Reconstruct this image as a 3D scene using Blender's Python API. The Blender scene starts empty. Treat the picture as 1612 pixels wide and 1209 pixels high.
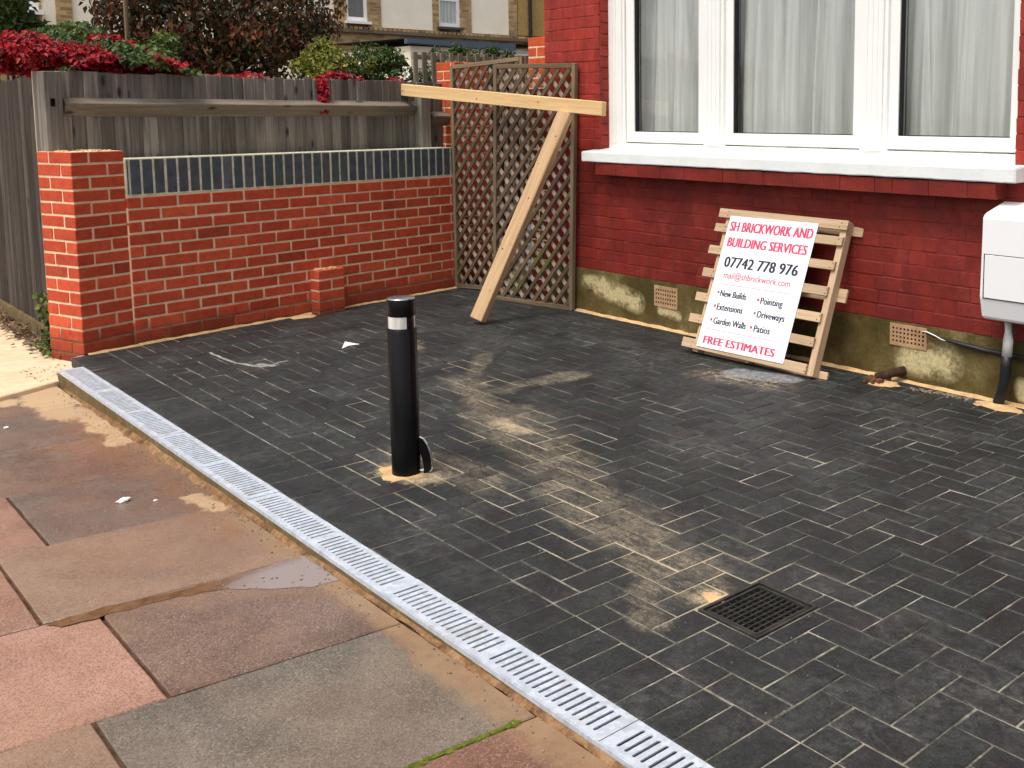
import bpy, bmesh, math, random
from mathutils import Vector, Matrix, noise as mnoise
R = random.Random(7)
S = bpy.context.scene
col = S.collection

# ------------------------------------------------------------------ camera
CAM = Vector((6.66332, -1.57289, 1.40191))
RT = Vector((0.6883395, 0.7253864, -0.00181843))
UP = Vector((-0.08175341, 0.08006849, 0.99343113))
FW = Vector((-0.72076703, 0.68366923, -0.11441712))
FP, CX, CY = 1617.477, 1054.578, 365.9997          # surveyed in pixels of the 1612 x 1209 photograph
cd = bpy.data.cameras.new('camera')
cam = bpy.data.objects.new('camera', cd); col.objects.link(cam)
M = Matrix((RT, UP, -FW)).transposed().to_4x4(); M.translation = CAM
cam.matrix_world = M
cd.sensor_fit = 'HORIZONTAL'; cd.sensor_width = 36.0
cd.lens = FP / 1612 * 36.0
cd.shift_x = (806 - CX) / 1612; cd.shift_y = (CY - 604.5) / 1612
cd.clip_start = 0.05; cd.clip_end = 2000
S.camera = cam
def ray(px, py): return FW + RT * ((px - CX) / FP) - UP * ((py - CY) / FP)
def at_x(px, py, X): d = ray(px, py); return CAM + d * ((X - CAM.x) / d.x)
def at_y(px, py, Y): d = ray(px, py); return CAM + d * ((Y - CAM.y) / d.y)
def at_z(px, py, Z=0.0): d = ray(px, py); return CAM + d * ((Z - CAM.z) / d.z)

# ------------------------------------------------------------------ world and sun
SUN_DIR = Vector((0.08, -0.50, 1.0)).normalized()      # towards the sun (bright overcast)
w = bpy.data.worlds.new('World'); S.world = w; w.use_nodes = True
nt = w.node_tree; nt.nodes.clear()
sky = nt.nodes.new('ShaderNodeTexSky'); sky.sky_type = 'NISHITA'; sky.sun_disc = False
sky.sun_elevation = math.asin(SUN_DIR.z); sky.sun_rotation = math.atan2(SUN_DIR.x, SUN_DIR.y) % (2 * math.pi)
sky.air_density = 1.0; sky.dust_density = 4.0; sky.ozone_density = 1.0
hs = nt.nodes.new('ShaderNodeHueSaturation'); hs.inputs['Saturation'].default_value = 0.30
bg = nt.nodes.new('ShaderNodeBackground'); bg.inputs['Strength'].default_value = 0.135
wo = nt.nodes.new('ShaderNodeOutputWorld')
nt.links.new(sky.outputs[0], hs.inputs['Color']); nt.links.new(hs.outputs[0], bg.inputs[0]); nt.links.new(bg.outputs[0], wo.inputs[0])
sl = bpy.data.lights.new('sun', 'SUN'); sl.energy = 1.5; sl.angle = math.radians(22); sl.color = (1.0, 0.965, 0.90)
so = bpy.data.objects.new('sun', sl); col.objects.link(so)
so.rotation_euler = SUN_DIR.to_track_quat('Z', 'Y').to_euler()
S.view_settings.view_transform = 'Standard'; S.view_settings.look = 'None'
S.view_settings.exposure = 0.62; S.view_settings.gamma = 1.0; S.view_settings.use_curve_mapping = False
S.cycles.max_bounces = 6; S.cycles.transparent_max_bounces = 8

# ------------------------------------------------------------------ materials
class NT:
    def __init__(s, name, rough=0.8, spec=0.3, metal=0.0):
        m = bpy.data.materials.new(name); m.use_nodes = True; s.m = m; s.t = m.node_tree; s.t.nodes.clear()
        s.b = s.n('ShaderNodeBsdfPrincipled'); s.o = s.n('ShaderNodeOutputMaterial')
        s.l(s.b.outputs[0], s.o.inputs[0]); s.set('Roughness', rough); s.set('Specular IOR Level', spec); s.set('Metallic', metal)
    def n(s, k): return s.t.nodes.new(k)
    def l(s, a, b): s.t.links.new(a, b)
    def set(s, k, v):
        if isinstance(v, bpy.types.NodeSocket): s.l(v, s.b.inputs[k])
        else: s.b.inputs[k].default_value = v
    def inp(s, node, k, v):
        if isinstance(v, bpy.types.NodeSocket): s.l(v, node.inputs[k])
        elif v is not None:
            if isinstance(v, (tuple, list)) and len(v) == 3 and node.inputs[k].type == 'RGBA': v = (*v, 1)
            node.inputs[k].default_value = v
    def pos(s): return s.n('ShaderNodeNewGeometry').outputs['Position']
    def rnd(s): return s.n('ShaderNodeObjectInfo').outputs['Random']
    def obj(s, offset=True):          # object space, shifted by the object's random number so that pieces differ
        tc = s.n('ShaderNodeTexCoord').outputs['Object']
        if not offset: return tc
        v = s.n('ShaderNodeVectorMath'); v.operation = 'ADD'; s.l(tc, v.inputs[0])
        c = s.n('ShaderNodeCombineXYZ'); r = s.math('MULTIPLY', s.rnd(), 37.0)
        for k in range(3): s.l(r, c.inputs[k])
        s.l(c.outputs[0], v.inputs[1]); return v.outputs[0]
    def scale(s, v, sc):
        m = s.n('ShaderNodeMapping'); s.l(v, m.inputs[0]); m.inputs['Scale'].default_value = sc; return m.outputs[0]
    def math(s, op, a, b=None, clamp=False):
        m = s.n('ShaderNodeMath'); m.operation = op; m.use_clamp = clamp; s.inp(m, 0, a)
        if b is not None: s.inp(m, 1, b)
        return m.outputs[0]
    def noise(s, v, scale, detail=4, rough=0.6, dist=0.0):
        m = s.n('ShaderNodeTexNoise'); s.l(v, m.inputs['Vector']); m.inputs['Scale'].default_value = scale
        m.inputs['Detail'].default_value = detail; m.inputs['Roughness'].default_value = rough; m.inputs['Distortion'].default_value = dist
        return m.outputs[0]
    def vor(s, v, scale, feat='F1'):
        m = s.n('ShaderNodeTexVoronoi'); s.l(v, m.inputs['Vector']); m.inputs['Scale'].default_value = scale; m.feature = feat; return m
    def ramp(s, f, stops, interp='LINEAR'):
        m = s.n('ShaderNodeValToRGB'); s.l(f, m.inputs[0]); e = m.color_ramp.elements; m.color_ramp.interpolation = interp
        while len(e) < len(stops): e.new(0.5)
        for k, (p, c) in enumerate(stops):
            e[k].position = p; e[k].color = (c, c, c, 1) if isinstance(c, (int, float)) else (*c, 1)
        return m.outputs[0]
    def mix(s, f, a, b, mode='MIX'):
        m = s.n('ShaderNodeMixRGB'); m.blend_type = mode; s.inp(m, 0, f); s.inp(m, 1, a); s.inp(m, 2, b); return m.outputs[0]
    def sep(s, v):
        m = s.n('ShaderNodeSeparateXYZ'); s.l(v, m.inputs[0]); return m.outputs
    def bump(s, h, strength=0.3, dist=0.003):
        m = s.n('ShaderNodeBump'); m.inputs['Strength'].default_value = strength; m.inputs['Distance'].default_value = dist
        s.l(h, m.inputs['Height']); s.l(m.outputs[0], s.b.inputs['Normal'])
    def warp(s, p, sc, amt):
        m = s.n('ShaderNodeTexNoise'); s.l(p, m.inputs['Vector']); m.inputs['Scale'].default_value = sc; m.inputs['Detail'].default_value = 5; m.inputs['Roughness'].default_value = 0.65
        a = s.n('ShaderNodeVectorMath'); a.operation = 'SUBTRACT'; s.l(m.outputs['Color'], a.inputs[0]); a.inputs[1].default_value = (.5, .5, .5)
        b = s.n('ShaderNodeVectorMath'); b.operation = 'SCALE'; s.l(a.outputs[0], b.inputs[0]); b.inputs['Scale'].default_value = amt
        c = s.n('ShaderNodeVectorMath'); c.operation = 'ADD'; s.l(p, c.inputs[0]); s.l(b.outputs[0], c.inputs[1]); return c.outputs[0]
    def blob(s, p, segs):             # soft 0..1 mask round world-space segments ((x0,y0),(x1,y1),radius)
        out = None
        flat = s.n('ShaderNodeVectorMath'); flat.operation = 'MULTIPLY'; s.l(p, flat.inputs[0]); flat.inputs[1].default_value = (1, 1, 0)
        for (a, b, r) in segs:
            a = Vector((*a, 0)); b = Vector((*b, 0)); d = b - a; L2 = max(d.length_squared, 1e-6)
            sb = s.n('ShaderNodeVectorMath'); sb.operation = 'SUBTRACT'; s.l(flat.outputs[0], sb.inputs[0]); sb.inputs[1].default_value = a
            dt = s.n('ShaderNodeVectorMath'); dt.operation = 'DOT_PRODUCT'; s.l(sb.outputs[0], dt.inputs[0]); dt.inputs[1].default_value = d / L2
            cl = s.math('MULTIPLY', dt.outputs['Value'], 1.0, True)
            sc = s.n('ShaderNodeVectorMath'); sc.operation = 'SCALE'; sc.inputs[0].default_value = d; s.l(cl, sc.inputs['Scale'])
            df = s.n('ShaderNodeVectorMath'); df.operation = 'DISTANCE'; s.l(sb.outputs[0], df.inputs[0]); s.l(sc.outputs[0], df.inputs[1])
            v = s.math('SUBTRACT', 1.0, s.math('DIVIDE', df.outputs['Value'], r), True)
            out = v if out is None else s.math('MAXIMUM', out, v)
        return out

MAT = {}
def m_simple(name, c, rough=0.7, spec=0.3, metal=0.0, var=0.15, sc=8, bump=0.1):
    n = NT(name, rough, spec, metal); f = n.noise(n.obj(), sc, 5)
    n.set('Base Color', n.mix(1.0, (*c, 1), n.ramp(f, [(0.3, 1 - var), (0.7, 1 + var)]), 'MULTIPLY'))
    if bump: n.bump(n.noise(n.obj(), sc * 8, 4), bump, 0.002)
    MAT[name] = n.m; return n.m

def m_brick(name, stops, rough=0.85, grain=0.25):
    n = NT(name, rough, 0.25); o = n.obj()
    c = n.ramp(n.rnd(), stops)
    f = n.noise(o, 22, 6, 0.7)
    c = n.mix(1.0, c, n.ramp(f, [(0.25, 0.66), (0.5, 1.0), (0.78, 1.28)]), 'MULTIPLY')
    # efflorescence and mortar smears
    sm = n.ramp(n.noise(n.scale(o, (1, 1, 2.4)), 9, 5, 0.7), [(0.60, 0.0), (0.80, 0.26)])
    c = n.mix(sm, c, (0.55, 0.34, 0.22))
    p = n.pos(); z = n.sep(p)[2]
    damp = n.math('ADD', z, n.math('MULTIPLY', n.noise(p, 6, 3), 0.12))
    c = n.mix(n.ramp(damp, [(0.05, 0.55), (0.20, 0.0)]), c, (0.11, 0.028, 0.016))
    n.set('Base Color', c)
    n.bump(n.noise(o, 120, 5, 0.7), grain, 0.003); MAT[name] = n.m

m_brick('red_brick', [(0.0, (0.38, 0.052, 0.022)), (0.25, (0.50, 0.072, 0.028)), (0.5, (0.42, 0.058, 0.024)), (0.72, (0.56, 0.092, 0.036)), (0.92, (0.36, 0.042, 0.018)), (0.945, (0.30, 0.045, 0.022)), (0.965, (0.52, 0.08, 0.03)), (1.0, (0.54, 0.09, 0.035))])
m_brick('shaded_brick', [(0.0, (0.10, 0.020, 0.010)), (0.5, (0.17, 0.030, 0.014)), (1.0, (0.13, 0.028, 0.016))])  # orange brick darkened in colour for the shade behind the trellis
m_brick('orange_brick', [(0.0, (0.48, 0.075, 0.022)), (0.5, (0.56, 0.10, 0.03)), (1.0, (0.50, 0.07, 0.022))])

n = NT('blue_brick', 0.65, 0.35); o = n.obj()
c = n.ramp(n.rnd(), [(0.0, (0.050, 0.070, 0.082)), (0.35, (0.064, 0.070, 0.088)), (0.6, (0.052, 0.078, 0.078)), (0.85, (0.076, 0.074, 0.086)), (1.0, (0.095, 0.112, 0.122))])
c = n.mix(1.0, c, n.ramp(n.noise(o, 18, 5), [(0.3, 0.7), (0.7, 1.35)]), 'MULTIPLY')
n.set('Base Color', c); n.bump(n.noise(o, 90, 4), 0.15, 0.002); MAT['blue_brick'] = n.m

n = NT('mortar', 0.95, 0.1); p = n.pos()
c = n.ramp(n.noise(p, 14, 6, 0.7), [(0.3, (0.58, 0.42, 0.26)), (0.7, (0.84, 0.67, 0.46))])
z = n.math('ADD', n.sep(p)[2], n.math('MULTIPLY', n.noise(p, 5, 3), 0.16))
c = n.mix(n.ramp(z, [(0.14, 0.95), (0.26, 0.0)]), c, (0.16, 0.075, 0.035))
n.set('Base Color', c); n.bump(n.noise(p, 160, 5), 0.5, 0.004); MAT['mortar'] = n.m

n = NT('coping_mortar', 0.95, 0.1); p = n.pos()
n.set('Base Color', n.ramp(n.noise(p, 20, 6, 0.7), [(0.3, (0.40, 0.38, 0.22)), (0.7, (0.78, 0.75, 0.58))]))
n.bump(n.noise(p, 160, 5), 0.4, 0.004); MAT['coping_mortar'] = n.m

# painted masonry of the house: paint film with scuffs, dirt streaks and chips, shade below the sill put into the colour
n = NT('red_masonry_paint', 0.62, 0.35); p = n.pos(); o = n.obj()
c = n.ramp(n.noise(p, 2.2, 5, 0.6), [(0.3, (0.215, 0.0165, 0.0095)), (0.7, (0.33, 0.030, 0.017))])
c = n.mix(1.0, c, n.ramp(n.rnd(), [(0, 0.90), (0.9, 1.08), (1, 1.16)]), 'MULTIPLY')
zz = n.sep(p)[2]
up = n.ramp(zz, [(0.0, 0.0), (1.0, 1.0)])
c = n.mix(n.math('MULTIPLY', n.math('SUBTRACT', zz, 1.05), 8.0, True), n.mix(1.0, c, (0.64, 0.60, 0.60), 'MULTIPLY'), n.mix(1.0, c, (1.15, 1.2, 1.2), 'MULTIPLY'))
st = n.ramp(n.noise(n.scale(p, (9, 9, 1.2)), 1.5, 5, 0.7), [(0.46, 0.0), (0.72, 0.65)])
c = n.mix(st, c, (0.10, 0.012, 0.009))
fd = n.math('MULTIPLY', n.ramp(n.noise(p, 3.4, 5, .65), [(0.52, 0.0), (0.72, 0.5)]), n.ramp(n.noise(p, 30, 5, .7), [(0.35, 0.3), (0.65, 1.0)]))
c = n.mix(fd, c, (0.36, 0.055, 0.045))
c = n.mix(1.0, c, n.ramp(n.noise(o, 14, 6, .7), [(0.3, .78), (.7, 1.2)]), 'MULTIPLY')
chip = n.ramp(n.noise(p, 55, 4, 0.7), [(0.70, 0.0), (0.73, 1.0)])
low = n.ramp(n.math('ADD', zz, n.math('MULTIPLY', n.noise(p, 4, 2), 0.3)), [(0.42, 0.85), (0.75, 0.05)])
c = n.mix(n.math('MULTIPLY', chip, low), c, (0.62, 0.42, 0.36))
n.set('Base Color', c); n.set('Roughness', n.ramp(n.noise(p, 7, 4), [(0.3, 0.5), (0.7, 0.8)]))
n.bump(n.mix(.5, n.noise(p, 75, 6, 0.65), n.noise(p, 20, 4, .6)), 0.4, 0.006); MAT['red_masonry_paint'] = n.m

# render plinth: ochre cement, moss and pale patches
n = NT('plinth_render', 0.95, 0.15); p = n.pos()
f = n.noise(p, 3.2, 7, 0.65)
c = n.ramp(f, [(0.30, (0.048, 0.032, 0.010)), (0.46, (0.098, 0.066, 0.020)), (0.60, (0.150, 0.112, 0.042)), (0.75, (0.32, 0.26, 0.13))])
zz = n.sep(p)[2]
moss = n.ramp(n.noise(p, 5.5, 5, 0.6), [(0.48, 0.0), (0.62, 0.75)])
c = n.mix(n.math('MULTIPLY', moss, n.ramp(zz, [(0.10, 0.1), (0.2, 1.0)])), c, (0.050, 0.045, 0.010))
pale = n.blob(n.scale(p, (1, 0, 1)), [((0, 0), (0, 0), 0.01)])
def xz_blob(n, p, segs):
    s_ = n.sep(p); cc = n.n('ShaderNodeCombineXYZ'); n.l(s_[0], cc.inputs[0]); n.l(s_[2], cc.inputs[1]); return n.blob(cc.outputs[0], segs)
bl = xz_blob(n, p, [((1.15, 0.20), (1.55, 0.14), 0.09), ((1.0, 0.22), (1.2, 0.23), 0.06), ((3.70, 0.13), (3.92, 0.14), 0.11), ((4.33, 0.10), (4.34, 0.06), 0.05), ((1.78, 0.12), (1.95, 0.10), 0.04)])
bl = n.math('MULTIPLY', bl, n.ramp(n.noise(p, 14, 6, 0.7), [(0.35, 0.2), (0.6, 2.2)]), True)
c = n.mix(n.math('MULTIPLY', bl, 1.0, True), c, (0.56, 0.46, 0.24))
c = n.mix(n.ramp(n.noise(p, 60, 3), [(0.3, 0.35), (0.6, 0.0)]), c, (0.04, 0.03, 0.012))
n.set('Base Color', c); n.bump(n.noise(p, 45, 7, 0.7), 0.6, 0.008); MAT['plinth_render'] = n.m

# pavers
def paver_mat(name, vec_random=True):
    n = NT(name, 0.72, 0.35); p = n.pos(); o = n.obj()
    r_ = n.rnd() if vec_random else n.vor(p, 7.0).outputs['Color']
    base = n.ramp(r_ if vec_random else n.sep(r_)[0], [(0.0, (0.0050, 0.0054, 0.0062)), (0.3, (0.0095, 0.0104, 0.0112)), (0.5, (0.0066, 0.0096, 0.0080)), (0.7, (0.0130, 0.0140, 0.0150)), (0.86, (0.0105, 0.0084, 0.0088)), (1.0, (0.021, 0.024, 0.0235))])
    c = n.mix(n.ramp(n.noise(p, 4, 5, 0.7), [(0.45, 0.0), (0.72, 0.7)]), base, (0.020, 0.030, 0.024))
    c = n.mix(n.ramp(n.noise(o, 6, 5, 0.7), [(0.55, 0.0), (0.75, 0.7)]), c, (0.032, 0.017, 0.018))
    c = n.mix(1.0, c, n.ramp(n.noise(o, 60, 6, 0.75), [(0.28, 0.35), (0.5, 1.0), (0.72, 2.3)]), 'MULTIPLY')
    # grey dust bloom in patches
    dust = n.math('MULTIPLY', n.ramp(n.noise(p, 2.3, 4, 0.6), [(0.46, 0.0), (0.66, 0.6)]), n.ramp(n.noise(p, 24, 7, 0.8), [(0.42, 0.0), (0.66, 1.0)]))
    c = n.mix(dust, c, (0.135, 0.135, 0.125))
    # swept sand trail, sand at the bollard and by the drain cover, cement slops
    q = n.warp(p, 3.0, 0.34); q2 = n.warp(p, 9.0, 0.10)
    trail = n.blob(q, [((2.66, 1.08), (3.19, 0.95), 0.20), ((3.19, 0.95), (3.65, 0.77), 0.19), ((3.65, 0.77), (4.24, 0.62), 0.18), ((4.24, 0.62), (4.66, 0.50), 0.12),
        ((2.0, 1.3), (2.5, 1.1), 0.12), ((2.34, 1.23), (2.35, 1.79), 0.09), ((1.64, 1.68), (2.0, 1.4), 0.08), ((4.4, 0.50), (4.62, 0.25), 0.09), ((1.0, 1.6), (1.3, 1.5), 0.05), ((2.9, 0.5), (3.45, 0.52), 0.12)])
    streak = n.noise(n.scale(p, (2.2, 11, 1)), 4.0, 7, 0.8, 0.8)
    fine = n.noise(p, 55, 6, 0.8)
    t_ = n.math('MULTIPLY', n.math('MULTIPLY', trail, 1.9, True), n.ramp(streak, [(0.38, 0.0), (0.60, 1.0)]), True)
    t_ = n.math('MULTIPLY', t_, n.ramp(n.noise(p, 7, 5, 0.7), [(0.32, 0.55), (0.56, 1.35)]), True)
    t_ = n.math('MULTIPLY', t_, n.ramp(r_ if vec_random else n.sep(r_)[0], [(0.1, 0.55), (0.5, 0.95), (0.8, 1.2)]), True)
    t_ = n.math('MULTIPLY', t_, n.ramp(fine, [(0.36, 0.18), (0.62, 1.15)]), True)
    c = n.mix(n.math('MULTIPLY', t_, 0.9), c, (0.27, 0.22, 0.145))
    core = n.blob(q2, [((2.80, 1.02), (2.98, 1.00), 0.09), ((3.04, 0.34), (3.22, 0.40), 0.13), ((4.655, 0.50), (4.67, 0.47), 0.065)])
    k = n.math('ADD', core, n.math('MULTIPLY', n.math('SUBTRACT', n.noise(p, 26, 6, 0.75), 0.5), 1.5))
    c = n.mix(n.ramp(k, [(0.25, 0.0), (0.80, 0.80)]), c, (0.46, 0.36, 0.22))
    q3 = n.warp(p, 12.0, 0.07)
    cem = n.blob(q3, [((2.95, 2.46), (3.20, 2.56), 0.12)])
    c = n.mix(n.math('MULTIPLY', n.ramp(cem, [(0.10, 0.0), (0.35, 1.0)]), n.ramp(n.noise(p, 30, 5, 0.7), [(0.30, 0.35), (0.55, 0.85)])), c, (0.27, 0.285, 0.30))
    fr = n.blob(q3, [((2.85, 2.32), (3.22, 2.42), 0.16)])
    c = n.mix(n.math('MULTIPLY', fr, n.ramp(n.noise(p, 26, 6, 0.75), [(0.46, 0.0), (0.68, 1.5)]), True), c, (0.33, 0.25, 0.14))
    crv = n.blob(n.warp(p, 14, 0.045), [((0.44, 0.56), (0.82, 0.57), 0.016), ((0.82, 0.57), (1.0, 0.65), 0.020), ((1.0, 0.65), (0.97, 0.80), 0.014), ((0.93, 0.66), (1.02, 0.70), 0.03)])
    c = n.mix(n.ramp(crv, [(0.2, 0.0), (0.6, 0.85)]), c, (0.42, 0.41, 0.35))
    chip = n.ramp(n.noise(p, 130, 2, 0.5), [(0.775, 0.0), (0.79, 0.8)])
    c = n.mix(chip, c, (0.42, 0.42, 0.40))
    n.set('Base Color', c)
    mo = n.noise(o, 17, 6, 0.78, 0.4)
    c = n.mix(1.0, c, n.ramp(mo, [(0.30, 0.45), (0.48, 0.95), (0.62, 1.3), (0.72, 2.4)]), 'MULTIPLY')
    gr = n.vor(p, 330).outputs['Color']; c = n.mix(n.ramp(n.sep(gr)[0], [(0.80, 0.0), (0.97, 0.32)]), c, (0.085, 0.085, 0.078)); c = n.mix(n.ramp(n.sep(gr)[1], [(0.60, 0.0), (0.80, 0.55)]), c, (0.004, 0.004, 0.004))
    n.set('Base Color', c); n.set('Specular IOR Level', 0.5)
    n.set('Roughness', n.ramp(n.noise(p, 5, 5, 0.7), [(0.35, 0.42), (0.65, 0.78)]))
    n.bump(n.mix(0.55, mo, n.noise(o, 120, 6, 0.8)), 0.9, 0.007); MAT[name] = n.m
paver_mat('charcoal_paver')

n = NT('joint_sand', 0.95, 0.1); p = n.pos()
f = n.noise(p, 3.5, 6, 0.8)
c = n.ramp(f, [(0.38, (0.028, 0.026, 0.022)), (0.50, (0.22, 0.20, 0.155)), (0.64, (0.50, 0.45, 0.35))])
wf = n.ramp(n.noise(n.scale(p, (0.6, 3, 1)), 4, 5, 0.7), [(0.36, 0.34), (0.60, 0.9)]); c = n.mix(wf, (0.05, 0.045, 0.04), c)
tr_m = n.blob(n.warp(p, 3.0, .3), [((2.66, 1.08), (3.65, 0.77), 0.30), ((3.65, 0.77), (4.66, 0.50), 0.28), ((1.8, 1.5), (2.6, 1.1), .3), ((2.9, .4), (3.4, .5), .3), ((2.9, 2.3), (3.3, 2.5), .3)])
c = n.mix(n.math('MULTIPLY', tr_m, 1.2, True), c, (0.42, 0.35, 0.23))
n.set('Base Color', c); n.bump(n.noise(p, 200, 4), 0.5, 0.003); MAT['joint_sand'] = n.m

n = NT('damp_sand', 0.9, 0.2); p = n.pos()
c = n.ramp(n.noise(p, 13, 8, 0.8), [(0.36, (0.070, 0.034, 0.015)), (0.50, (0.19, 0.100, 0.045)), (0.66, (0.33, 0.20, 0.105))])
n.set('Base Color', c); n.bump(n.noise(p, 60, 7, 0.7), 0.4, 0.004); MAT['damp_sand'] = n.m

n = NT('dirty_channel_side', 0.9, 0.2); p = n.pos()
c = n.ramp(n.noise(p, 14, 8, 0.8), [(0.30, (0.085, 0.058, 0.024)), (0.52, (0.15, 0.105, 0.048)), (0.72, (0.27, 0.195, 0.10))])
n.set('Base Color', c); n.bump(n.noise(p, 60, 7, 0.7), 0.6, 0.006); MAT['dirty_channel_side'] = n.m

n = NT('edge_mortar', 0.9, 0.2); p = n.pos()
n.set('Base Color', n.ramp(n.noise(p, 15, 6, 0.7), [(0.3, (0.42, 0.24, 0.10)), (0.7, (0.66, 0.46, 0.24))]))
n.bump(n.noise(p, 70, 6), 0.5, 0.005); MAT['edge_mortar'] = n.m

# paving slabs: exposed-aggregate concrete, each slab its own tint, silt film and sand splashes
def slab_mat(name, a, b, silt=0.5):
    n = NT(name, 0.75, 0.4); p = n.pos(); o = n.obj()
    c = n.ramp(n.noise(p, 5, 6, 0.7), [(0.3, a), (0.7, b)])
    ag = n.vor(p, 260).outputs['Color']; s_ = n.sep(ag)
    c = n.mix(n.ramp(s_[0], [(0.50, 0.0), (0.74, 0.62)]), c, n.mix(1.0, c, (0.42, 0.42, 0.44), 'MULTIPLY'))
    c = n.mix(n.ramp(s_[1], [(0.86, 0.0), (0.95, 0.40)]), c, (0.46, 0.40, 0.36))
    film = n.ramp(n.noise(p, 1.9, 5, 0.6, 0.5), [(0.38, 0.0), (0.60, silt)])
    film = n.math('MULTIPLY', film, n.ramp(n.noise(p, 60, 4), [(0.25, 0.6), (0.5, 1.0)]))
    c = n.mix(film, c, (0.30, 0.185, 0.125))
    q = n.warp(p, 3.5, 0.22)
    rust = n.blob(q, [((0.9, -0.26), (2.2, -0.26), 0.20), ((2.2, -0.26), (3.1, -0.25), 0.20), ((3.1, -0.24), (5.6, -0.235), 0.075)])
    rm = n.math('MULTIPLY', n.math('MULTIPLY', rust, 1.4, True), n.ramp(n.noise(p, 7, 7, 0.75), [(0.34, 0.25), (0.66, 1.0)]), True)
    c = n.mix(n.math('MULTIPLY', rm, 0.85), c, (0.29, 0.148, 0.072))
    buff = n.blob(n.warp(p, 6, .08), [((3.0, -0.235), (4.4, -0.245), 0.055), ((4.4, -0.25), (5.6, -0.25), 0.085)])
    c = n.mix(n.math('MULTIPLY', n.math('MULTIPLY', buff, 1.8, True), n.ramp(n.noise(p, 18, 6, .75), [(0.34, 0.2), (0.6, 0.95)])), c, (0.31, 0.215, 0.125))
    sand = n.blob(n.warp(n.scale(p, (1, 1, 1)), 4.5, 0.30), [((0.32, -0.30), (1.05, -0.33), 0.17), ((0.75, -0.30), (1.7, -0.26), 0.09), ((0.55, -0.5), (0.45, -0.7), 0.12), ((2.70, -0.30), (2.86, -0.27), 0.07)])
    k = n.math('ADD', sand, n.math('MULTIPLY', n.math('SUBTRACT', n.noise(n.scale(p, (1, 3, 1)), 7, 7, 0.75), 0.5), 1.1))
    c = n.mix(n.ramp(k, [(0.22, 0.0), (0.50, 0.85)]), c, (0.60, 0.44, 0.27))
    edge = n.noise(p, 1.3, 5, 0.6)
    c = n.mix(n.ramp(edge, [(0.5, 0.0), (0.7, 0.45)]), c, n.mix(1.0, c, (0.62, 0.58, 0.60), 'MULTIPLY'))
    c = n.mix(1.0, c, (0.88, 0.82, 0.76), 'MULTIPLY')
    n.set('Base Color', c)
    wet = n.blob(n.warp(p, 4, .25), [((1.6, -.5), (2.9, -.55), .42), ((2.95, -.75), (3.35, -.35), .30), ((3.6, -.4), (3.9, -.35), .22), ((3.38, -.95), (3.40, -.6), .10)])
    wm_ = n.math('MULTIPLY', n.math('MULTIPLY', wet, 2.2, True), n.ramp(n.noise(p, 6, 6, .7), [(0.35, 0.2), (0.55, 1.0)]), True)
    rg = n.ramp(n.noise(p, 2.1, 4, 0.6, 0.4), [(0.42, 0.80), (0.62, 0.46)])
    n.set('Roughness', n.mix(wm_, rg, (0.17, 0.17, 0.17))); n.set('Specular IOR Level', n.ramp(wm_, [(0.0, 0.35), (1.0, 0.75)]))
    h = n.mix(0.5, n.noise(p, 110, 5, 0.8), s_[2])
    n.bump(h, 0.55, 0.004); MAT[name] = n.m
slab_mat('slab_brown', (0.150, 0.098, 0.076), (0.24, 0.165, 0.128), 0.55)
slab_mat('slab_dark', (0.105, 0.088, 0.082), (0.19, 0.150, 0.130), 0.4)
slab_mat('slab_tan', (0.25, 0.165, 0.118), (0.36, 0.25, 0.18), 0.5)
slab_mat('slab_pink', (0.37, 0.205, 0.152), (0.52, 0.310, 0.235), 0.3)
slab_mat('slab_redgrit', (0.25, 0.13, 0.095), (0.42, 0.24, 0.175), 0.3)
slab_mat('slab_grey', (0.115, 0.105, 0.088), (0.235, 0.215, 0.180), 0.22)
slab_mat('slab_rust', (0.17, 0.085, 0.060), (0.30, 0.155, 0.105), 0.2)

n = NT('apron_concrete', 0.9, 0.2); p = n.pos()
c = n.ramp(n.noise(p, 4, 6, 0.65), [(0.3, (0.58, 0.41, 0.25)), (0.7, (0.80, 0.64, 0.44))])
c = n.mix(n.ramp(n.noise(p, 2.2, 3), [(0.45, 0.0), (0.7, 0.6)]), c, (0.74, 0.46, 0.33))
c = n.mix(n.ramp(n.noise(p, 40, 5, 0.8), [(0.68, 0.0), (0.74, 0.8)]), c, (0.10, 0.07, 0.03))
n.set('Base Color', c); n.bump(n.noise(p, 80, 6), 0.4, 0.004); MAT['apron_concrete'] = n.m

n = NT('earth', 0.95, 0.1); p = n.pos()
n.set('Base Color', n.ramp(n.noise(p, 6, 6, 0.7), [(0.3, (0.045, 0.030, 0.015)), (0.7, (0.12, 0.08, 0.045))])); n.bump(n.noise(p, 50, 6), 0.8, 0.01); MAT['earth'] = n.m

n = NT('moss', 0.95, 0.1); p = n.pos()
n.set('Base Color', n.ramp(n.noise(p, 60, 5, 0.7), [(0.3, (0.035, 0.045, 0.006)), (0.7, (0.17, 0.19, 0.03))])); MAT['moss'] = n.m

n = NT('joint_dirt', 0.95, 0.1); p = n.pos()
c = n.ramp(n.noise(p, 25, 6, 0.7), [(0.3, (0.030, 0.014, 0.008)), (0.7, (0.15, 0.08, 0.04))])
n.set('Base Color', c); n.bump(n.noise(p, 80, 5), 0.6, 0.006); MAT['joint_dirt'] = n.m

n = NT('puddle_water', 0.03, 1.0); p = n.pos()
c = n.ramp(n.noise(p, 22, 6, 0.7), [(0.3, (0.10, 0.045, 0.020)), (0.7, (0.24, 0.125, 0.065))]); c = n.mix(n.math('MULTIPLY', n.blob(p, [((3.47, -.2), (3.65, -.3), .28)]), 1.6, True), c, (0.24, 0.18, 0.155)); n.set('Base Color', c); MAT['puddle_water'] = n.m  # paler patch near the drain paints in the bright sky reflection

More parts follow.
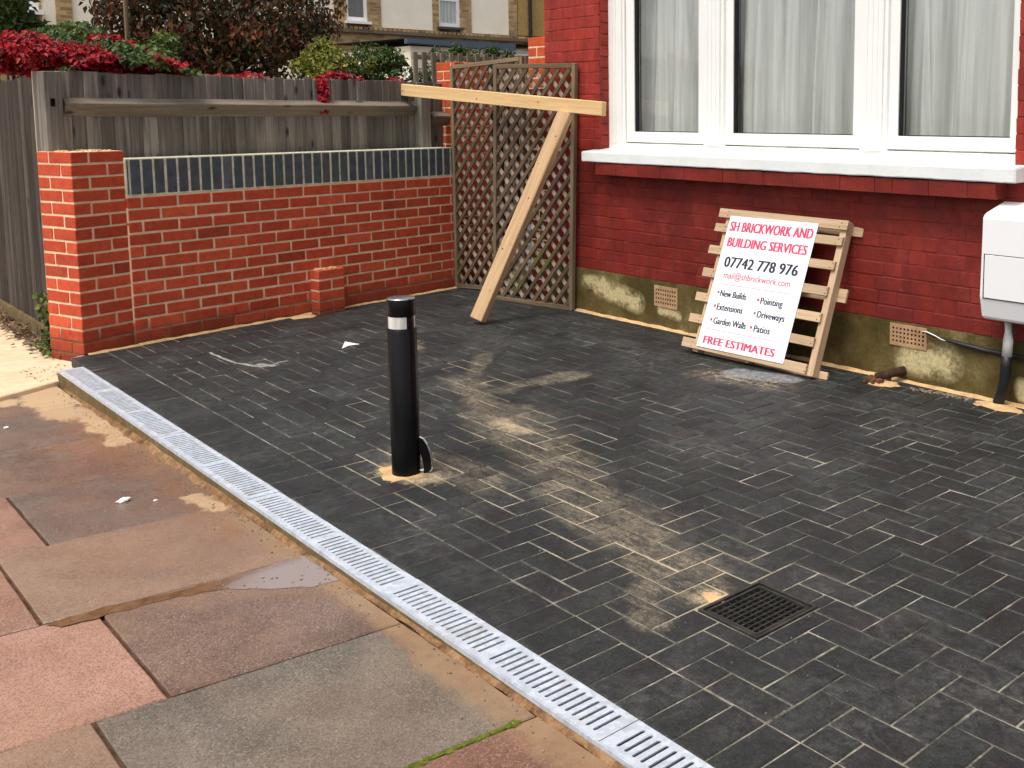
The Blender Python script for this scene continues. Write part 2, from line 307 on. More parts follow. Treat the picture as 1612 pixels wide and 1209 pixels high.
n = NT('galvanised_steel', 0.42, 0.5, 0.25); o = n.obj(False); p = n.pos()
v = n.vor(p, 55).outputs['Color']
c = n.mix(n.sep(v)[0], (0.46, 0.51, 0.57), (0.60, 0.65, 0.71))
c = n.mix(n.ramp(n.noise(p, 10, 6, 0.75), [(0.50, 0.0), (0.72, 0.65)]), c, (0.33, 0.30, 0.25))
n.set('Base Color', c); n.set('Roughness', n.ramp(n.noise(p, 30, 4), [(0.3, 0.38), (0.7, 0.6)])); MAT['galvanised_steel'] = n.m
m_simple('channel_inside', (0.22, 0.23, 0.24), 0.6, 0.4, 0.0, 0.3, 30)

# timber
def wood(name, dark, light, grain=1.0, knots=True, green=0.0, rough=0.85, rv=0.25):
    n = NT(name, rough, 0.2); o = n.obj()
    g = n.noise(n.scale(o, (42, 42, 1.6)), 1.0, 6, 0.7, 0.8)
    c = n.ramp(g, [(0.28, dark), (0.72, light)])
    c = n.mix(1.0, c, n.ramp(n.rnd(), [(0, 1 - rv), (0.5, 1.0), (1, 1 + rv)]), 'MULTIPLY')
    if knots:
        k = n.vor(n.scale(o, (9, 9, 3.6)), 1.0).outputs['Distance']
        c = n.mix(n.ramp(k, [(0.07, 0.9), (0.17, 0.0)]), c, tuple(x * 0.25 for x in dark))
        ws = n.ramp(n.noise(n.scale(o, (5, 5, 0.9)), 1.2, 4), [(0.45, 0.0), (0.7, 0.55)])
        c = n.mix(ws, c, tuple(x * 0.6 for x in dark))
    if green:
        p = n.pos(); gm = n.ramp(n.noise(p, 2.6, 4, 0.6), [(0.50, 0.0), (0.66, green)])
        zz = n.ramp(n.sep(p)[2], [(0.15, 1.0), (1.0, 0.15)])
        c = n.mix(n.math('MULTIPLY', gm, zz), c, (0.11, 0.13, 0.018))
    n.set('Base Color', c); n.bump(n.noise(n.scale(o, (160, 160, 5)), 1.0, 5, 0.7), 0.4 * grain, 0.003); MAT[name] = n.m
wood('fence_wood', (0.085, 0.077, 0.066), (0.32, 0.295, 0.255), 1.2, rv=0.38)
wood('side_fence_wood', (0.018, 0.014, 0.012), (0.095, 0.078, 0.068), 1.3, rv=0.45)
wood('rail_wood', (0.13, 0.108, 0.082), (0.31, 0.265, 0.21), 1.2)
wood('lath_wood', (0.062, 0.035, 0.021), (0.175, 0.108, 0.070), 1.2, False, 0.9)
wood('back_lath_wood', (0.19, 0.145, 0.11), (0.40, 0.33, 0.26), 1.0, False, 0.5)
wood('frame_wood', (0.10, 0.066, 0.038), (0.25, 0.185, 0.115), 1.0, False, 0.5)
wood('new_pine', (0.60, 0.36, 0.15), (0.84, 0.60, 0.31), 0.4, False, 0, 0.7, 0.04)
wood('sawn_timber', (0.36, 0.22, 0.11), (0.62, 0.42, 0.24), 0.6, False, 0, 0.8, 0.04)
wood('pallet_wood', (0.34, 0.225, 0.13), (0.60, 0.43, 0.275), 0.7, False, 0, 0.8, 0.10)
wood('pale_wood', (0.28, 0.25, 0.20), (0.50, 0.46, 0.38), 0.8, False)
wood('picket_wood', (0.13, 0.10, 0.07), (0.31, 0.26, 0.19), 1.0, False)
m_simple('knot', (0.16, 0.08, 0.03), 0.8); m_simple('nail', (0.04, 0.03, 0.03), 0.5, 0.5, 0.5, bump=0)

m_simple('white_upvc', (0.84, 0.835, 0.80), 0.35, 0.5, 0, 0.03, 3, 0.02)
n = NT('sill_paint', 0.6, 0.3); p = n.pos()
c = n.ramp(n.noise(p, 5, 5, 0.7), [(0.3, (0.70, 0.73, 0.72)), (0.7, (0.82, 0.82, 0.79))])
c = n.mix(n.ramp(n.noise(p, 40, 6, 0.8), [(0.66, 0.0), (0.76, 0.5)]), c, (0.40, 0.38, 0.33))
n.set('Base Color', c); n.bump(n.noise(p, 40, 6), 0.3, 0.005); MAT['sill_paint'] = n.m
n = NT('meter_plastic', 0.45, 0.4); p = n.pos()
c = n.mix(n.ramp(n.noise(p, 9, 6, 0.8), [(0.62, 0.0), (0.8, 0.5)]), (0.80, 0.79, 0.78), (0.60, 0.58, 0.54)); n.set('Base Color', c); MAT['meter_plastic'] = n.m
m_simple('white_pipe_plastic', (0.72, 0.70, 0.66), 0.4, 0.4, 0, 0.1, 20)
m_simple('black_plastic', (0.012, 0.012, 0.013), 0.45, 0.4, 0, 0.3, 30)
n = NT('bollard_paint', 0.30, 0.22); n.set('Base Color', (0.0022, 0.0022, 0.0026, 1)); MAT['bollard_paint'] = n.m
n = NT('reflector', 0.25, 0.7); p = n.pos()
n.set('Base Color', n.ramp(n.noise(n.scale(p, (40, 40, 3)), 1.0, 3), [(0.35, (0.48, 0.46, 0.42)), (0.65, (0.72, 0.70, 0.66))])); MAT['reflector'] = n.m
m_simple('steel', (0.62, 0.62, 0.62), 0.25, 0.5, 1.0, 0.1, 20)
n = NT('cast_iron', 0.5, 0.4); p = n.pos()
c = n.ramp(n.noise(p, 16, 5, 0.7), [(0.35, (0.012, 0.013, 0.012)), (0.7, (0.045, 0.040, 0.032))]); n.set('Base Color', c); n.bump(n.noise(p, 120, 4), 0.5, 0.003); MAT['cast_iron'] = n.m
m_simple('silt', (0.016, 0.0125, 0.010), 0.8, 0.3, 0, 0.5, 25, 0.5)
n = NT('terracotta', 0.9, 0.2); p = n.pos()
n.set('Base Color', n.ramp(n.noise(p, 14, 5, 0.7), [(0.3, (0.30, 0.17, 0.085)), (0.7, (0.50, 0.31, 0.17))])); n.bump(n.noise(p, 90, 5), 0.4, 0.003); MAT['terracotta'] = n.m
m_simple('void', (0.006, 0.005, 0.004), 0.95, 0.05, bump=0)
m_simple('shade_soil', (0.016, 0.012, 0.009), 0.95, 0.1, bump=0.4)  # soil colour darkened to give the side passage its shade
m_simple('dull_grit', (0.22, 0.19, 0.14), 0.9, 0.1, 0, .5, 60)
m_simple('clay', (0.13, 0.06, 0.03), 0.9, 0.2, 0, 0.5, 20, 0.6)
m_simple('old_rust', (0.045, 0.024, 0.014), 0.9, 0.2, 0, 0.5, 25, 0.6)
n = NT('board_white', 0.35, 0.4); n.set('Base Color', (0.83, 0.84, 0.88, 1)); MAT['board_white'] = n.m
n = NT('print_red', 0.4, 0.3); n.set('Base Color', (0.80, 0.055, 0.115, 1)); MAT['print_red'] = n.m
n = NT('print_charcoal', 0.4, 0.3); n.set('Base Color', (0.030, 0.034, 0.045, 1)); MAT['print_charcoal'] = n.m
n = NT('curtain', 0.9, 0.1); o = n.obj(False)
n.set('Base Color', n.ramp(n.noise(n.scale(o, (30, 30, 1)), 1.0, 3), [(0.3, (0.50, 0.51, 0.48)), (0.7, (0.70, 0.71, 0.68))])); MAT['curtain'] = n.m
m_simple('room_wall', (0.16, 0.15, 0.14), 0.9, 0.1)
# glass: mirror-like by Fresnel, otherwise clear
g = bpy.data.materials.new('window_glass'); g.use_nodes = True; t = g.node_tree; t.nodes.clear()
gl = t.nodes.new('ShaderNodeBsdfGlossy'); gl.inputs['Roughness'].default_value = 0.02
tr = t.nodes.new('ShaderNodeBsdfTransparent'); tr.inputs[0].default_value = (0.965, 0.97, 0.965, 1)
fr = t.nodes.new('ShaderNodeFresnel'); gb_ = t.nodes.new('ShaderNodeNewGeometry'); io_ = t.nodes.new('ShaderNodeMapRange'); io_.inputs['To Min'].default_value = 1.62; io_.inputs['To Max'].default_value = 1 / 1.62; t.links.new(gb_.outputs['Backfacing'], io_.inputs['Value']); t.links.new(io_.outputs[0], fr.inputs[0]); mx = t.nodes.new('ShaderNodeMixShader'); oo = t.nodes.new('ShaderNodeOutputMaterial')
t.links.new(fr.outputs[0], mx.inputs[0]); t.links.new(tr.outputs[0], mx.inputs[1]); t.links.new(gl.outputs[0], mx.inputs[2]); t.links.new(mx.outputs[0], oo.inputs[0])
MAT['window_glass'] = g

# far buildings
n = NT('stock_brick', 0.9, 0.15); p = n.pos(); s_ = n.sep(p)
cc = n.n('ShaderNodeCombineXYZ'); n.l(s_[1], cc.inputs[0]); n.l(s_[2], cc.inputs[1])
bt = n.n('ShaderNodeTexBrick'); n.l(cc.outputs[0], bt.inputs['Vector']); bt.inputs['Scale'].default_value = 1.0
bt.inputs['Brick Width'].default_value = 0.225; bt.inputs['Row Height'].default_value = 0.078; bt.inputs['Mortar Size'].default_value = 0.009
for k, v_ in (('Color1', (0.52, 0.34, 0.155, 1)), ('Color2', (0.27, 0.155, 0.07, 1)), ('Mortar', (0.34, 0.28, 0.18, 1))): bt.inputs[k].default_value = v_
c = n.mix(1.0, bt.outputs[0], n.ramp(n.noise(p, 1.3, 5, 0.7), [(0.3, 0.7), (0.7, 1.35)]), 'MULTIPLY'); n.set('Base Color', c)
n.bump(bt.outputs['Fac'], -0.6, 0.01); MAT['stock_brick'] = n.m
n = NT('cream_render', 0.9, 0.15); p = n.pos()
n.set('Base Color', n.ramp(n.noise(p, 2.2, 6, 0.75), [(0.3, (0.86, 0.77, 0.60)), (0.7, (0.93, 0.87, 0.73))])); n.bump(n.noise(p, 26, 5, 0.7), 0.5, 0.02); MAT['cream_render'] = n.m
n = NT('pebbledash', 0.95, 0.1); p = n.pos()
n.set('Base Color', n.ramp(n.noise(p, 26, 5, 0.8), [(0.3, (0.30, 0.17, 0.05)), (0.7, (0.62, 0.43, 0.18))])); n.bump(n.noise(p, 40, 5, 0.8), 0.8, 0.03); MAT['pebbledash'] = n.m
m_simple('slate_blue_paint', (0.075, 0.105, 0.155), 0.5, 0.4)
m_simple('slate', (0.06, 0.062, 0.066), 0.7, 0.3)
m_simple('string_stone', (0.16, 0.12, 0.08), 0.9)
m_simple('dark_glass', (0.02, 0.022, 0.02), 0.08, 0.6, bump=0)

def leafmat(name, stops, rough=0.55, trans=0.3):
    n = NT(name, rough, 0.35)
    att = n.n('ShaderNodeAttribute'); att.attribute_name = 'tint'; f = att.outputs['Fac']
    c = n.ramp(f, stops)
    n.set('Base Color', c)
    tb = n.n('ShaderNodeBsdfTranslucent'); n.l(c, tb.inputs[0]); ms = n.n('ShaderNodeMixShader'); ms.inputs[0].default_value = trans
    n.l(n.b.outputs[0], ms.inputs[1]); n.l(tb.outputs[0], ms.inputs[2]); n.l(ms.outputs[0], n.o.inputs[0]); MAT[name] = n.m
leafmat('leaf_red', [(0.0, (0.05, 0.006, 0.006)), (0.30, (0.16, 0.005, 0.010)), (0.6, (0.36, 0.008, 0.018)), (0.88, (0.56, 0.018, 0.030)), (0.95, (0.60, 0.10, 0.09)), (1.0, (0.10, 0.12, 0.03))])
leafmat('leaf_green', [(0.0, (0.018, 0.035, 0.008)), (0.5, (0.050, 0.090, 0.018)), (0.85, (0.11, 0.16, 0.035)), (1.0, (0.26, 0.26, 0.05))])
leafmat('leaf_lime', [(0.0, (0.04, 0.065, 0.008)), (0.4, (0.12, 0.14, 0.02)), (0.8, (0.27, 0.26, 0.035)), (1.0, (0.45, 0.40, 0.05))])
leafmat('leaf_bronze', [(0.0, (0.016, 0.024, 0.007)), (0.30, (0.034, 0.036, 0.011)), (0.5, (0.075, 0.040, 0.014)), (0.75, (0.135, 0.052, 0.018)), (0.93, (0.27, 0.075, 0.025)), (0.97, (0.45, 0.04, 0.03)), (1.0, (0.48, 0.14, 0.03))])
leafmat('leaf_dry', [(0.0, (0.05, 0.03, 0.015)), (0.6, (0.17, 0.10, 0.05)), (1.0, (0.30, 0.20, 0.10))])
m_simple('bark', (0.045, 0.030, 0.020), 0.9, 0.1, 0, 0.4, 20, 0.6)
m_simple('petal_white', (0.80, 0.78, 0.72), 0.6, 0.3, bump=0)
m_simple('rubble_bag', (0.62, 0.60, 0.63), 0.45, 0.4, 0, 0.15, 8, 0.3)
m_simple('paper_white', (0.80, 0.80, 0.77), 0.8, 0.1, 0, 0.1, 20)

# ------------------------------------------------------------------ object helpers
def tag(o, label=None, cat=None, group=None, kind=None):
    if label: o['label'] = label
    if cat: o['category'] = cat
    if group: o['group'] = group
    if kind: o['kind'] = kind
    return o
def empty(name, loc, label, cat, group=None):
    o = bpy.data.objects.new(name, None); col.objects.link(o); o.location = loc; o.empty_display_size = 0.1
    return tag(o, label, cat, group)
def origin(parent):
    p = Vector((0, 0, 0))
    while parent is not None: p += parent.location if parent.type == 'EMPTY' else Vector((0, 0, 0)); parent = parent.parent
    return p
def adopt(o, parent):                 # keeps the child's own coordinates as world coordinates
    if parent is not None:
        o.parent = parent; o.matrix_parent_inverse = wm(parent).inverted()
    return o
WM = {}
def wm(o):
    if o.name not in WM: WM[o.name] = Matrix.LocRotScale(o.location, o.rotation_euler, o.scale)
    return WM[o.name]
def put(name, me, parent=None, mat=None, matrix=None, loc=None):
    o = bpy.data.objects.new(name, me); col.objects.link(o)
    if matrix is not None: o.matrix_basis = matrix
    elif loc is not None: o.location = loc
    if mat and not me.materials: me.materials.append(MAT[mat])
    WM[o.name] = o.matrix_basis.copy()
    return adopt(o, parent)
class MB:
    def __init__(s): s.v = []; s.f = []
    def add(s, vs, fs):
        b = len(s.v); s.v += [tuple(v) for v in vs]; s.f += [tuple(b + i for i in f) for f in fs]; return s
    def box(s, a, b, T=None):
        (x0, y0, z0), (x1, y1, z1) = a, b
        vs = [(x0, y0, z0), (x1, y0, z0), (x1, y1, z0), (x0, y1, z0), (x0, y0, z1), (x1, y0, z1), (x1, y1, z1), (x0, y1, z1)]
        if T: vs = [T(v) for v in vs]
        return s.add(vs, [(0, 3, 2, 1), (4, 5, 6, 7), (0, 1, 5, 4), (1, 2, 6, 5), (2, 3, 7, 6), (3, 0, 4, 7)])
    def prism(s, poly, z0, z1):       # poly counter-clockwise in x,y
        k = len(poly); vs = [(x, y, z0) for x, y in poly] + [(x, y, z1) for x, y in poly]
        return s.add(vs, [tuple(range(k - 1, -1, -1)), tuple(range(k, 2 * k))] + [(i, (i + 1) % k, k + (i + 1) % k, k + i) for i in range(k)])
    def slab(s, poly, z0, z1, ch=0.003, tilt=(0, 0)):   # prism with a chamfered top
        k = len(poly); c = Vector((sum(p[0] for p in poly) / k, sum(p[1] for p in poly) / k))
        ins = []
        for i in range(k):
            p0, p1, p2 = (Vector(poly[(i - 1) % k]), Vector(poly[i]), Vector(poly[(i + 1) % k]))
            a = (p1 - p0).normalized(); b = (p2 - p1).normalized()
            na = Vector((-a.y, a.x)); nb = Vector((-b.y, b.x)); d = na + nb
            q = p1 + d * (ch / max(0.3, 1 + na.dot(nb)))
            ins.append(q)
        tz = lambda p: (p[0] - c.x) * tilt[0] + (p[1] - c.y) * tilt[1]
        vs = [(x, y, z0) for x, y in poly] + [(p[0], p[1], z1 - ch + tz(p)) for p in poly] + [(p[0], p[1], z1 + tz(p)) for p in ins]
        fs = [tuple(range(k - 1, -1, -1))] + [(i, (i + 1) % k, k + (i + 1) % k, k + i) for i in range(k)]
        fs += [(k + i, k + (i + 1) % k, 2 * k + (i + 1) % k, 2 * k + i) for i in range(k)] + [tuple(range(2 * k, 3 * k))]
        return s.add(vs, fs)
    def cyl(s, c, r0, r1, z0, z1, n=24, cap=True):
        vs = [(c[0] + r0 * math.cos(2 * math.pi * i / n), c[1] + r0 * math.sin(2 * math.pi * i / n), z0) for i in range(n)]
        vs += [(c[0] + r1 * math.cos(2 * math.pi * i / n), c[1] + r1 * math.sin(2 * math.pi * i / n), z1) for i in range(n)]
        fs = [(i, (i + 1) % n, n + (i + 1) % n, n + i) for i in range(n)]
        if cap: fs += [tuple(range(n - 1, -1, -1)), tuple(range(n, 2 * n))]
        return s.add(vs, fs)
    def tube(s, pts, r, n=8):
        pts = [Vector(p) for p in pts]; rs = r if isinstance(r, (list, tuple)) else [r] * len(pts); rings = []
        for i, p in enumerate(pts):
            d = (pts[min(i + 1, len(pts) - 1)] - pts[max(i - 1, 0)]).normalized()
            a = d.cross(Vector((0, 0, 1))); a = a.normalized() if a.length > 1e-3 else Vector((1, 0, 0)); b = d.cross(a)
            rings.append([p + (a * math.cos(2 * math.pi * k / n) + b * math.sin(2 * math.pi * k / n)) * rs[i] for k in range(n)])
        vs = [v for g_ in rings for v in g_]; fs = []
        for i in range(len(pts) - 1):
            for k in range(n): fs.append((i * n + k, i * n + (k + 1) % n, (i + 1) * n + (k + 1) % n, (i + 1) * n + k))
        fs += [tuple(range(n)), tuple(range(len(vs) - 1, len(vs) - 1 - n, -1))]
        return s.add(vs, fs)
    def mesh(s, name, fix=True):
        me = bpy.data.meshes.new(name); me.from_pydata(s.v, [], s.f)
        if fix:
            bm = bmesh.new(); bm.from_mesh(me); bmesh.ops.recalc_face_normals(bm, faces=bm.faces); bm.to_mesh(me); bm.free()
        me.update(); return me
    def build(s, name, mat, parent=None, smooth=False, matrix=None):
        me = s.mesh(name)
        if smooth:
            for p in me.polygons: p.use_smooth = True
        return put(name, me, parent, mat, matrix)
def chamfer_box(lx, ly, lz, c=0.003, wob=0.0, rr=None):   # centred, every long edge worn
    bm = bmesh.new(); bmesh.ops.create_cube(bm, size=1.0)
    for v in bm.verts: v.co = Vector((v.co.x * lx, v.co.y * ly, v.co.z * lz))
    if wob and rr:
        for v in bm.verts: v.co += Vector([rr.uniform(-wob, wob) for _ in range(3)])
    bmesh.ops.bevel(bm, geom=bm.edges[:], offset=c, segments=1, affect='EDGES')
    me = bpy.data.meshes.new('piece'); bm.to_mesh(me); bm.free(); return me
def plank_between(name, p0, p1, wd, th, side, mat, parent, cache={}):   # long axis = local z
    p0, p1, side = Vector(p0), Vector(p1), Vector(side); d = p1 - p0; L = d.length; d.normalize()
    y = d.cross(side).normalized(); x = y.cross(d).normalized()
    m = Matrix((x, y, d)).transposed().to_4x4(); m.translation = (p0 + p1) / 2
    me = chamfer_box(wd, th, L, min(wd, th) * 0.08, 0.0008, R)
    return put(name, me, parent, mat, m)

def clip(poly, p, nrm):               # keep the side where (q-p).nrm >= 0
    out = []
    for i in range(len(poly)):
        a, b = poly[i], poly[(i + 1) % len(poly)]
        da = (a[0] - p[0]) * nrm[0] + (a[1] - p[1]) * nrm[1]; db = (b[0] - p[0]) * nrm[0] + (b[1] - p[1]) * nrm[1]
        if da >= 0: out.append(a)
        if (da >= 0) != (db >= 0):
            t_ = da / (da - db); out.append((a[0] + (b[0] - a[0]) * t_, a[1] + (b[1] - a[1]) * t_))
    return out
def area(poly): return 0.5 * sum(poly[i][0] * poly[(i + 1) % len(poly)][1] - poly[(i + 1) % len(poly)][0] * poly[i][1] for i in range(len(poly)))
def project(p):
    d = Vector(p) - CAM; z = d.dot(FW); return (CX + FP * d.dot(RT) / z, CY - FP * d.dot(UP) / z) if z > 0.2 else (-9999, -9999)
def seen(p, mrg=60): x, y = project(p); return -mrg < x < 1612 + mrg and -mrg < y < 1209 + mrg

# garden wall frame: local (x across, y along towards the house)
WR = 0.1809; cw, sw = math.cos(WR), math.sin(WR)
def W(x, y, z=0.0): return Vector((cw * x - sw * y, sw * x + cw * y, z))
WALLX = -0.022                        # front face of garden wall in that frame
YH = 2.977                            # front face of the house

# ------------------------------------------------------------------ ground
gm = MB(); gm.add([(-400, -400, -0.34), (400, -400, -0.34), (400, 400, -0.34), (-400, 400, -0.34)], [(0, 1, 2, 3)])
tag(gm.build('ground', 'earth'), kind='structure')
gm = MB(); gm.add([(-8, 0.03, -0.20), (-0.35, 0.03, -0.20), (-0.8, 3.4, -0.12), (-8, 3.4, -0.12)], [(0, 1, 2, 3)]); tag(gm.build('garden_soil', 'earth'), kind='structure')
gm = MB(); gm.add([(-0.95, 2.99, -0.02), (0.54, 2.99, -0.02), (0.54, 9, -0.02), (-0.95, 9, -0.02)], [(0, 1, 2, 3)]); tag(gm.build('side_passage_ground', 'shade_soil'), kind='structure')

# ------------------------------------------------------------------ driveway of charcoal block pavers
drive = bpy.data.objects.new('driveway', None); col.objects.link(drive); tag(drive, kind='structure'); WM[drive.name] = Matrix()
PX, PY, PP = 3.9734, -0.077, 0.1016
MH = (4.700, 0.396, 4.925, 0.657)     # recessed drain cover
bed = MB()
wl0, wl1 = W(WALLX - 0.05, -0.2), W(WALLX - 0.05, 3.2)
zb_ = -0.0030
bed.add([(0.02, -0.075, zb_), (MH[0], -0.075, zb_), (MH[0], 2.99, zb_), (-0.65, 2.99, zb_), (-0.10, 0.1, zb_)], [(0, 1, 2, 3, 4)])
bed.add([(MH[2], -0.075, zb_), (8.6, -0.075, zb_), (8.6, 2.99, zb_), (MH[2], 2.99, zb_)], [(0, 1, 2, 3)])
bed.add([(MH[0], -0.075, zb_), (MH[2], -0.075, zb_), (MH[2], MH[1], zb_), (MH[0], MH[1], zb_)], [(0, 1, 2, 3)])
bed.add([(MH[0], MH[3], zb_), (MH[2], MH[3], zb_), (MH[2], 2.99, zb_), (MH[0], 2.99, zb_)], [(0, 1, 2, 3)])
bd = bed.build('joint_sand', 'joint_sand', drive)
cells = []
def rect(a0, b0, a1, b1): return (PX + a0 * PP, PY + b0 * PP, PX + a1 * PP, PY + b1 * PP)
for a in range(-46, 46):
    cells.append(rect(a, 0, a + 1, 2))
    for b in range(2, 31):
        k = (a + b - 2) % 4
        if k == 2: cells.append(rect(a, b, a + 2, b + 1))
        elif k == 0: cells.append(rect(a, b, a + 1, b + 2))
        elif k == 1 and b == 2: cells.append(rect(a, b, a + 1, b + 1))
pieces = []
g_ = 0.0026
for (x0, y0, x1, y1) in cells:
    x0 += g_; y0 += g_; x1 -= g_; y1 -= g_
    rs = [(x0, y0, x1, y1)]
    mx0, my0, mx1, my1 = MH[0] - 0.004, MH[1] - 0.004, MH[2] + 0.004, MH[3] + 0.004
    if x0 < mx1 and x1 > mx0 and y0 < my1 and y1 > my0:
        rs = []
        ax0, ax1 = max(x0, mx0), min(x1, mx1)
        if x0 < mx0:
            if mx0 - x0 > 0.018: rs.append((x0, y0, mx0 - (0.002 if (y0 < my0 or y1 > my1) else 0), y1))
            else: ax0 = x0
        if x1 > mx1:
            if x1 - mx1 > 0.018: rs.append((mx1 + (0.002 if (y0 < my0 or y1 > my1) else 0), y0, x1, y1))
            else: ax1 = x1
        if y0 < my0: rs.append((ax0, y0, ax1, my0))
        if y1 > my1: rs.append((ax0, my1, ax1, y1))
    for q in rs:
        if q[2] - q[0] < 0.018 or q[3] - q[1] < 0.018: continue
        poly = [(q[0], q[1]), (q[2], q[1]), (q[2], q[3]), (q[0], q[3])]
        full = len(rs) == 1 and rs[0] == (x0, y0, x1, y1)
        wp = W(WALLX + 0.022, 0); n2 = (cw, sw)
        p2 = clip(poly, (wp.x, wp.y), n2)
        if len(p2) > 2: p2 = clip(p2, (0, YH - 0.035), (0, -1))
        if len(p2) > 2:
            pc = W(0.012, 0.33); # keep clear of the pillar
            inside = [p for p in p2 if (cw * p[0] + sw * p[1]) < 0.015 and (-sw * p[0] + cw * p[1]) < 0.34]
            if inside: p2 = clip(p2, (W(0.015, 0).x, W(0.015, 0).y), (cw, sw))
        if len(p2) < 3 or abs(area(p2)) < 0.0006: continue
        cut = abs(area(p2) - area(poly)) > 1e-6 or not full
        c = (sum(p[0] for p in p2) / len(p2), sum(p[1] for p in p2) / len(p2))
        vis = seen((c[0], c[1], 0), 10)
        a_, b_ = project((q[0], q[1], 0)), project((q[2], q[3], 0)); c_, d_ = project((q[0], q[3], 0)), project((q[2], q[1], 0))
        sz = abs((b_[0] - a_[0]) * (d_[1] - c_[1]) - (b_[1] - a_[1]) * (d_[0] - c_[0])) / 2 * abs(area(p2)) / abs(area(poly))
        pieces.append((sz if vis else 0, p2, cut, c, q))
pieces.sort(key=lambda t: -t[0])
pv = {}
def paver_mesh(lx, ly):
    key = (round(lx, 4), round(ly, 4))
    if key not in pv:
        pv[key] = []
        for _ in range(7):
            m_ = MB(); j = lambda: R.uniform(-0.0009, 0.0009)
            m_.slab([(-lx / 2 + j(), -ly / 2 + j()), (lx / 2 + j(), -ly / 2 + j()), (lx / 2 + j(), ly / 2 + j()), (-lx / 2 + j(), ly / 2 + j())], -0.05, 0.0, R.uniform(0.0025, 0.0042), (R.uniform(-0.012, 0.012), R.uniform(-0.012, 0.012)))
            me = m_.mesh('paver'); me.materials.append(MAT['charcoal_paver']); pv[key].append(me)
    return R.choice(pv[key])
rest = MB()
for i, (sz, poly, cut, c, q) in enumerate(pieces):
    dz = R.uniform(-0.0014, 0.0014)
    if i < 300 and sz > 0:
        if cut:
            m_ = MB(); m_.slab([(p[0] - c[0], p[1] - c[1]) for p in poly], -0.05, 0, 0.003); me = m_.mesh('paver')
            put('paver', me, drive, 'charcoal_paver', loc=(c[0], c[1], dz))
        else: put('paver', paver_mesh(q[2] - q[0], q[3] - q[1]), drive, None, loc=(c[0], c[1], dz))
    else: rest.slab(poly, -0.05, dz, 0.003, (R.uniform(-0.01, 0.01), R.uniform(-0.01, 0.01)))
# the joined pavers: each face carries its block's own shade
n = MAT['charcoal_paver'].copy(); n.name = 'charcoal_paver_far'
for nd in n.node_tree.nodes:
    if nd.type == 'OBJECT_INFO':
        at_ = n.node_tree.nodes.new('ShaderNodeAttribute'); at_.attribute_name = 'shade'
        for lk in list(nd.outputs['Random'].links): n.node_tree.links.new(at_.outputs['Fac'], lk.to_socket)
MAT['charcoal_paver_far'] = n
ro = rest.build('paver', 'charcoal_paver_far', drive); ro['kind'] = 'stuff'
me = ro.data; bmx = bmesh.new(); bmx.from_mesh(me); lay = bmx.faces.layers.float.new('shade'); seenf = set()
bmx.faces.ensure_lookup_table()
for f in bmx.faces:
    if f.index in seenf: continue
    stack = [f]; val = R.random(); seenf.add(f.index)
    while stack:
        q = stack.pop(); q[lay] = val
        for e in q.edges:
            for h in e.link_faces:
                if h.index not in seenf: seenf.add(h.index); stack.append(h)
bmx.to_mesh(me); bmx.free()

# uneven mortar haunch along garden wall and house
def strip(pts_in, width, h, name, mat, parent, side, amp=0.012, step=0.03, z0=-0.004):
    m_ = MB(); a, b = Vector(pts_in[0]), Vector(pts_in[1]); d = (b - a); L = d.length; d.normalize(); nn = Vector(side)
    k = int(L / step); rows = []
    for i in range(k + 1):
        p = a + d * (L * i / k); wv = width + amp * (mnoise.noise(p * 9) + 0.6 * mnoise.noise(p * 31)); hh = h * (1 + 0.5 * mnoise.noise(p * 13))
        rows.append([(p.x, p.y, hh + z0 + 0.001), (p.x + nn.x * wv * 0.55, p.y + nn.y * wv * 0.55, hh * 0.6 + z0), (p.x + nn.x * wv, p.y + nn.y * wv, z0 - 0.002)])
    vs = [v for r_ in rows for v in r_]; fs = []
    for i in range(k):
        for j in range(2): fs.append((i * 3 + j, i * 3 + j + 1, (i + 1) * 3 + j + 1, (i + 1) * 3 + j))
    m_.add(vs, fs); return m_.build(name, mat, parent, smooth=True)
strip((W(WALLX, 0.33), W(WALLX, 2.95)), 0.024, 0.012, 'mortar_fillet', 'edge_mortar', drive, W(1, 0))
strip((W(0.0, 0.02), W(0.0, 0.34)), 0.024, 0.012, 'mortar_fillet', 'edge_mortar', drive, W(1, 0))
strip(((0.90, YH, 0), (8.4, YH, 0)), 0.040, 0.016, 'mortar_fillet', 'edge_mortar', drive, (0, -1, 0), 0.008)
def heap(name, cx, cy, rx, ry, h, mat, parent, z0=-0.002, seed=0, nr=5, ns=22):
    m_ = MB(); vs = [(cx, cy, h + z0)]; 
    for j in range(1, nr + 1):
        for i in range(ns):
            a = 2 * math.pi * i / ns; q = Vector((math.cos(a) * 1.3 + seed, math.sin(a) * 1.3, seed)); s_ = 1 + 0.35 * mnoise.noise(q) + 0.15 * mnoise.noise(q * 4)
            r_ = j / nr; vs.append((cx + rx * r_ * s_ * math.cos(a), cy + ry * r_ * s_ * math.sin(a), z0 + h * (1 - r_ ** 1.6) * (1 + 0.5 * mnoise.noise(q * 3 + Vector((r_ * 3, 0, 0))))))
    fs = [(0, 1 + i, 1 + (i + 1) % ns) for i in range(ns)]
    for j in range(nr - 1):
        for i in range(ns): fs.append((1 + j * ns + i, 1 + (j + 1) * ns + i, 1 + (j + 1) * ns + (i + 1) % ns, 1 + j * ns + (i + 1) % ns))
    m_.add(vs, fs); return m_.build(name, mat, parent, smooth=True)
heap('sand_heap', -0.215, 1.43, 0.06, 0.10, 0.018, 'edge_mortar', drive, seed=3)
heap('sand_heap', 3.10, 0.36, 0.125, 0.095, 0.006, 'edge_mortar', drive, seed=11)
heap('sand_heap', 3.60, 2.86, 0.10, 0.07, 0.014, 'edge_mortar', drive, seed=5)
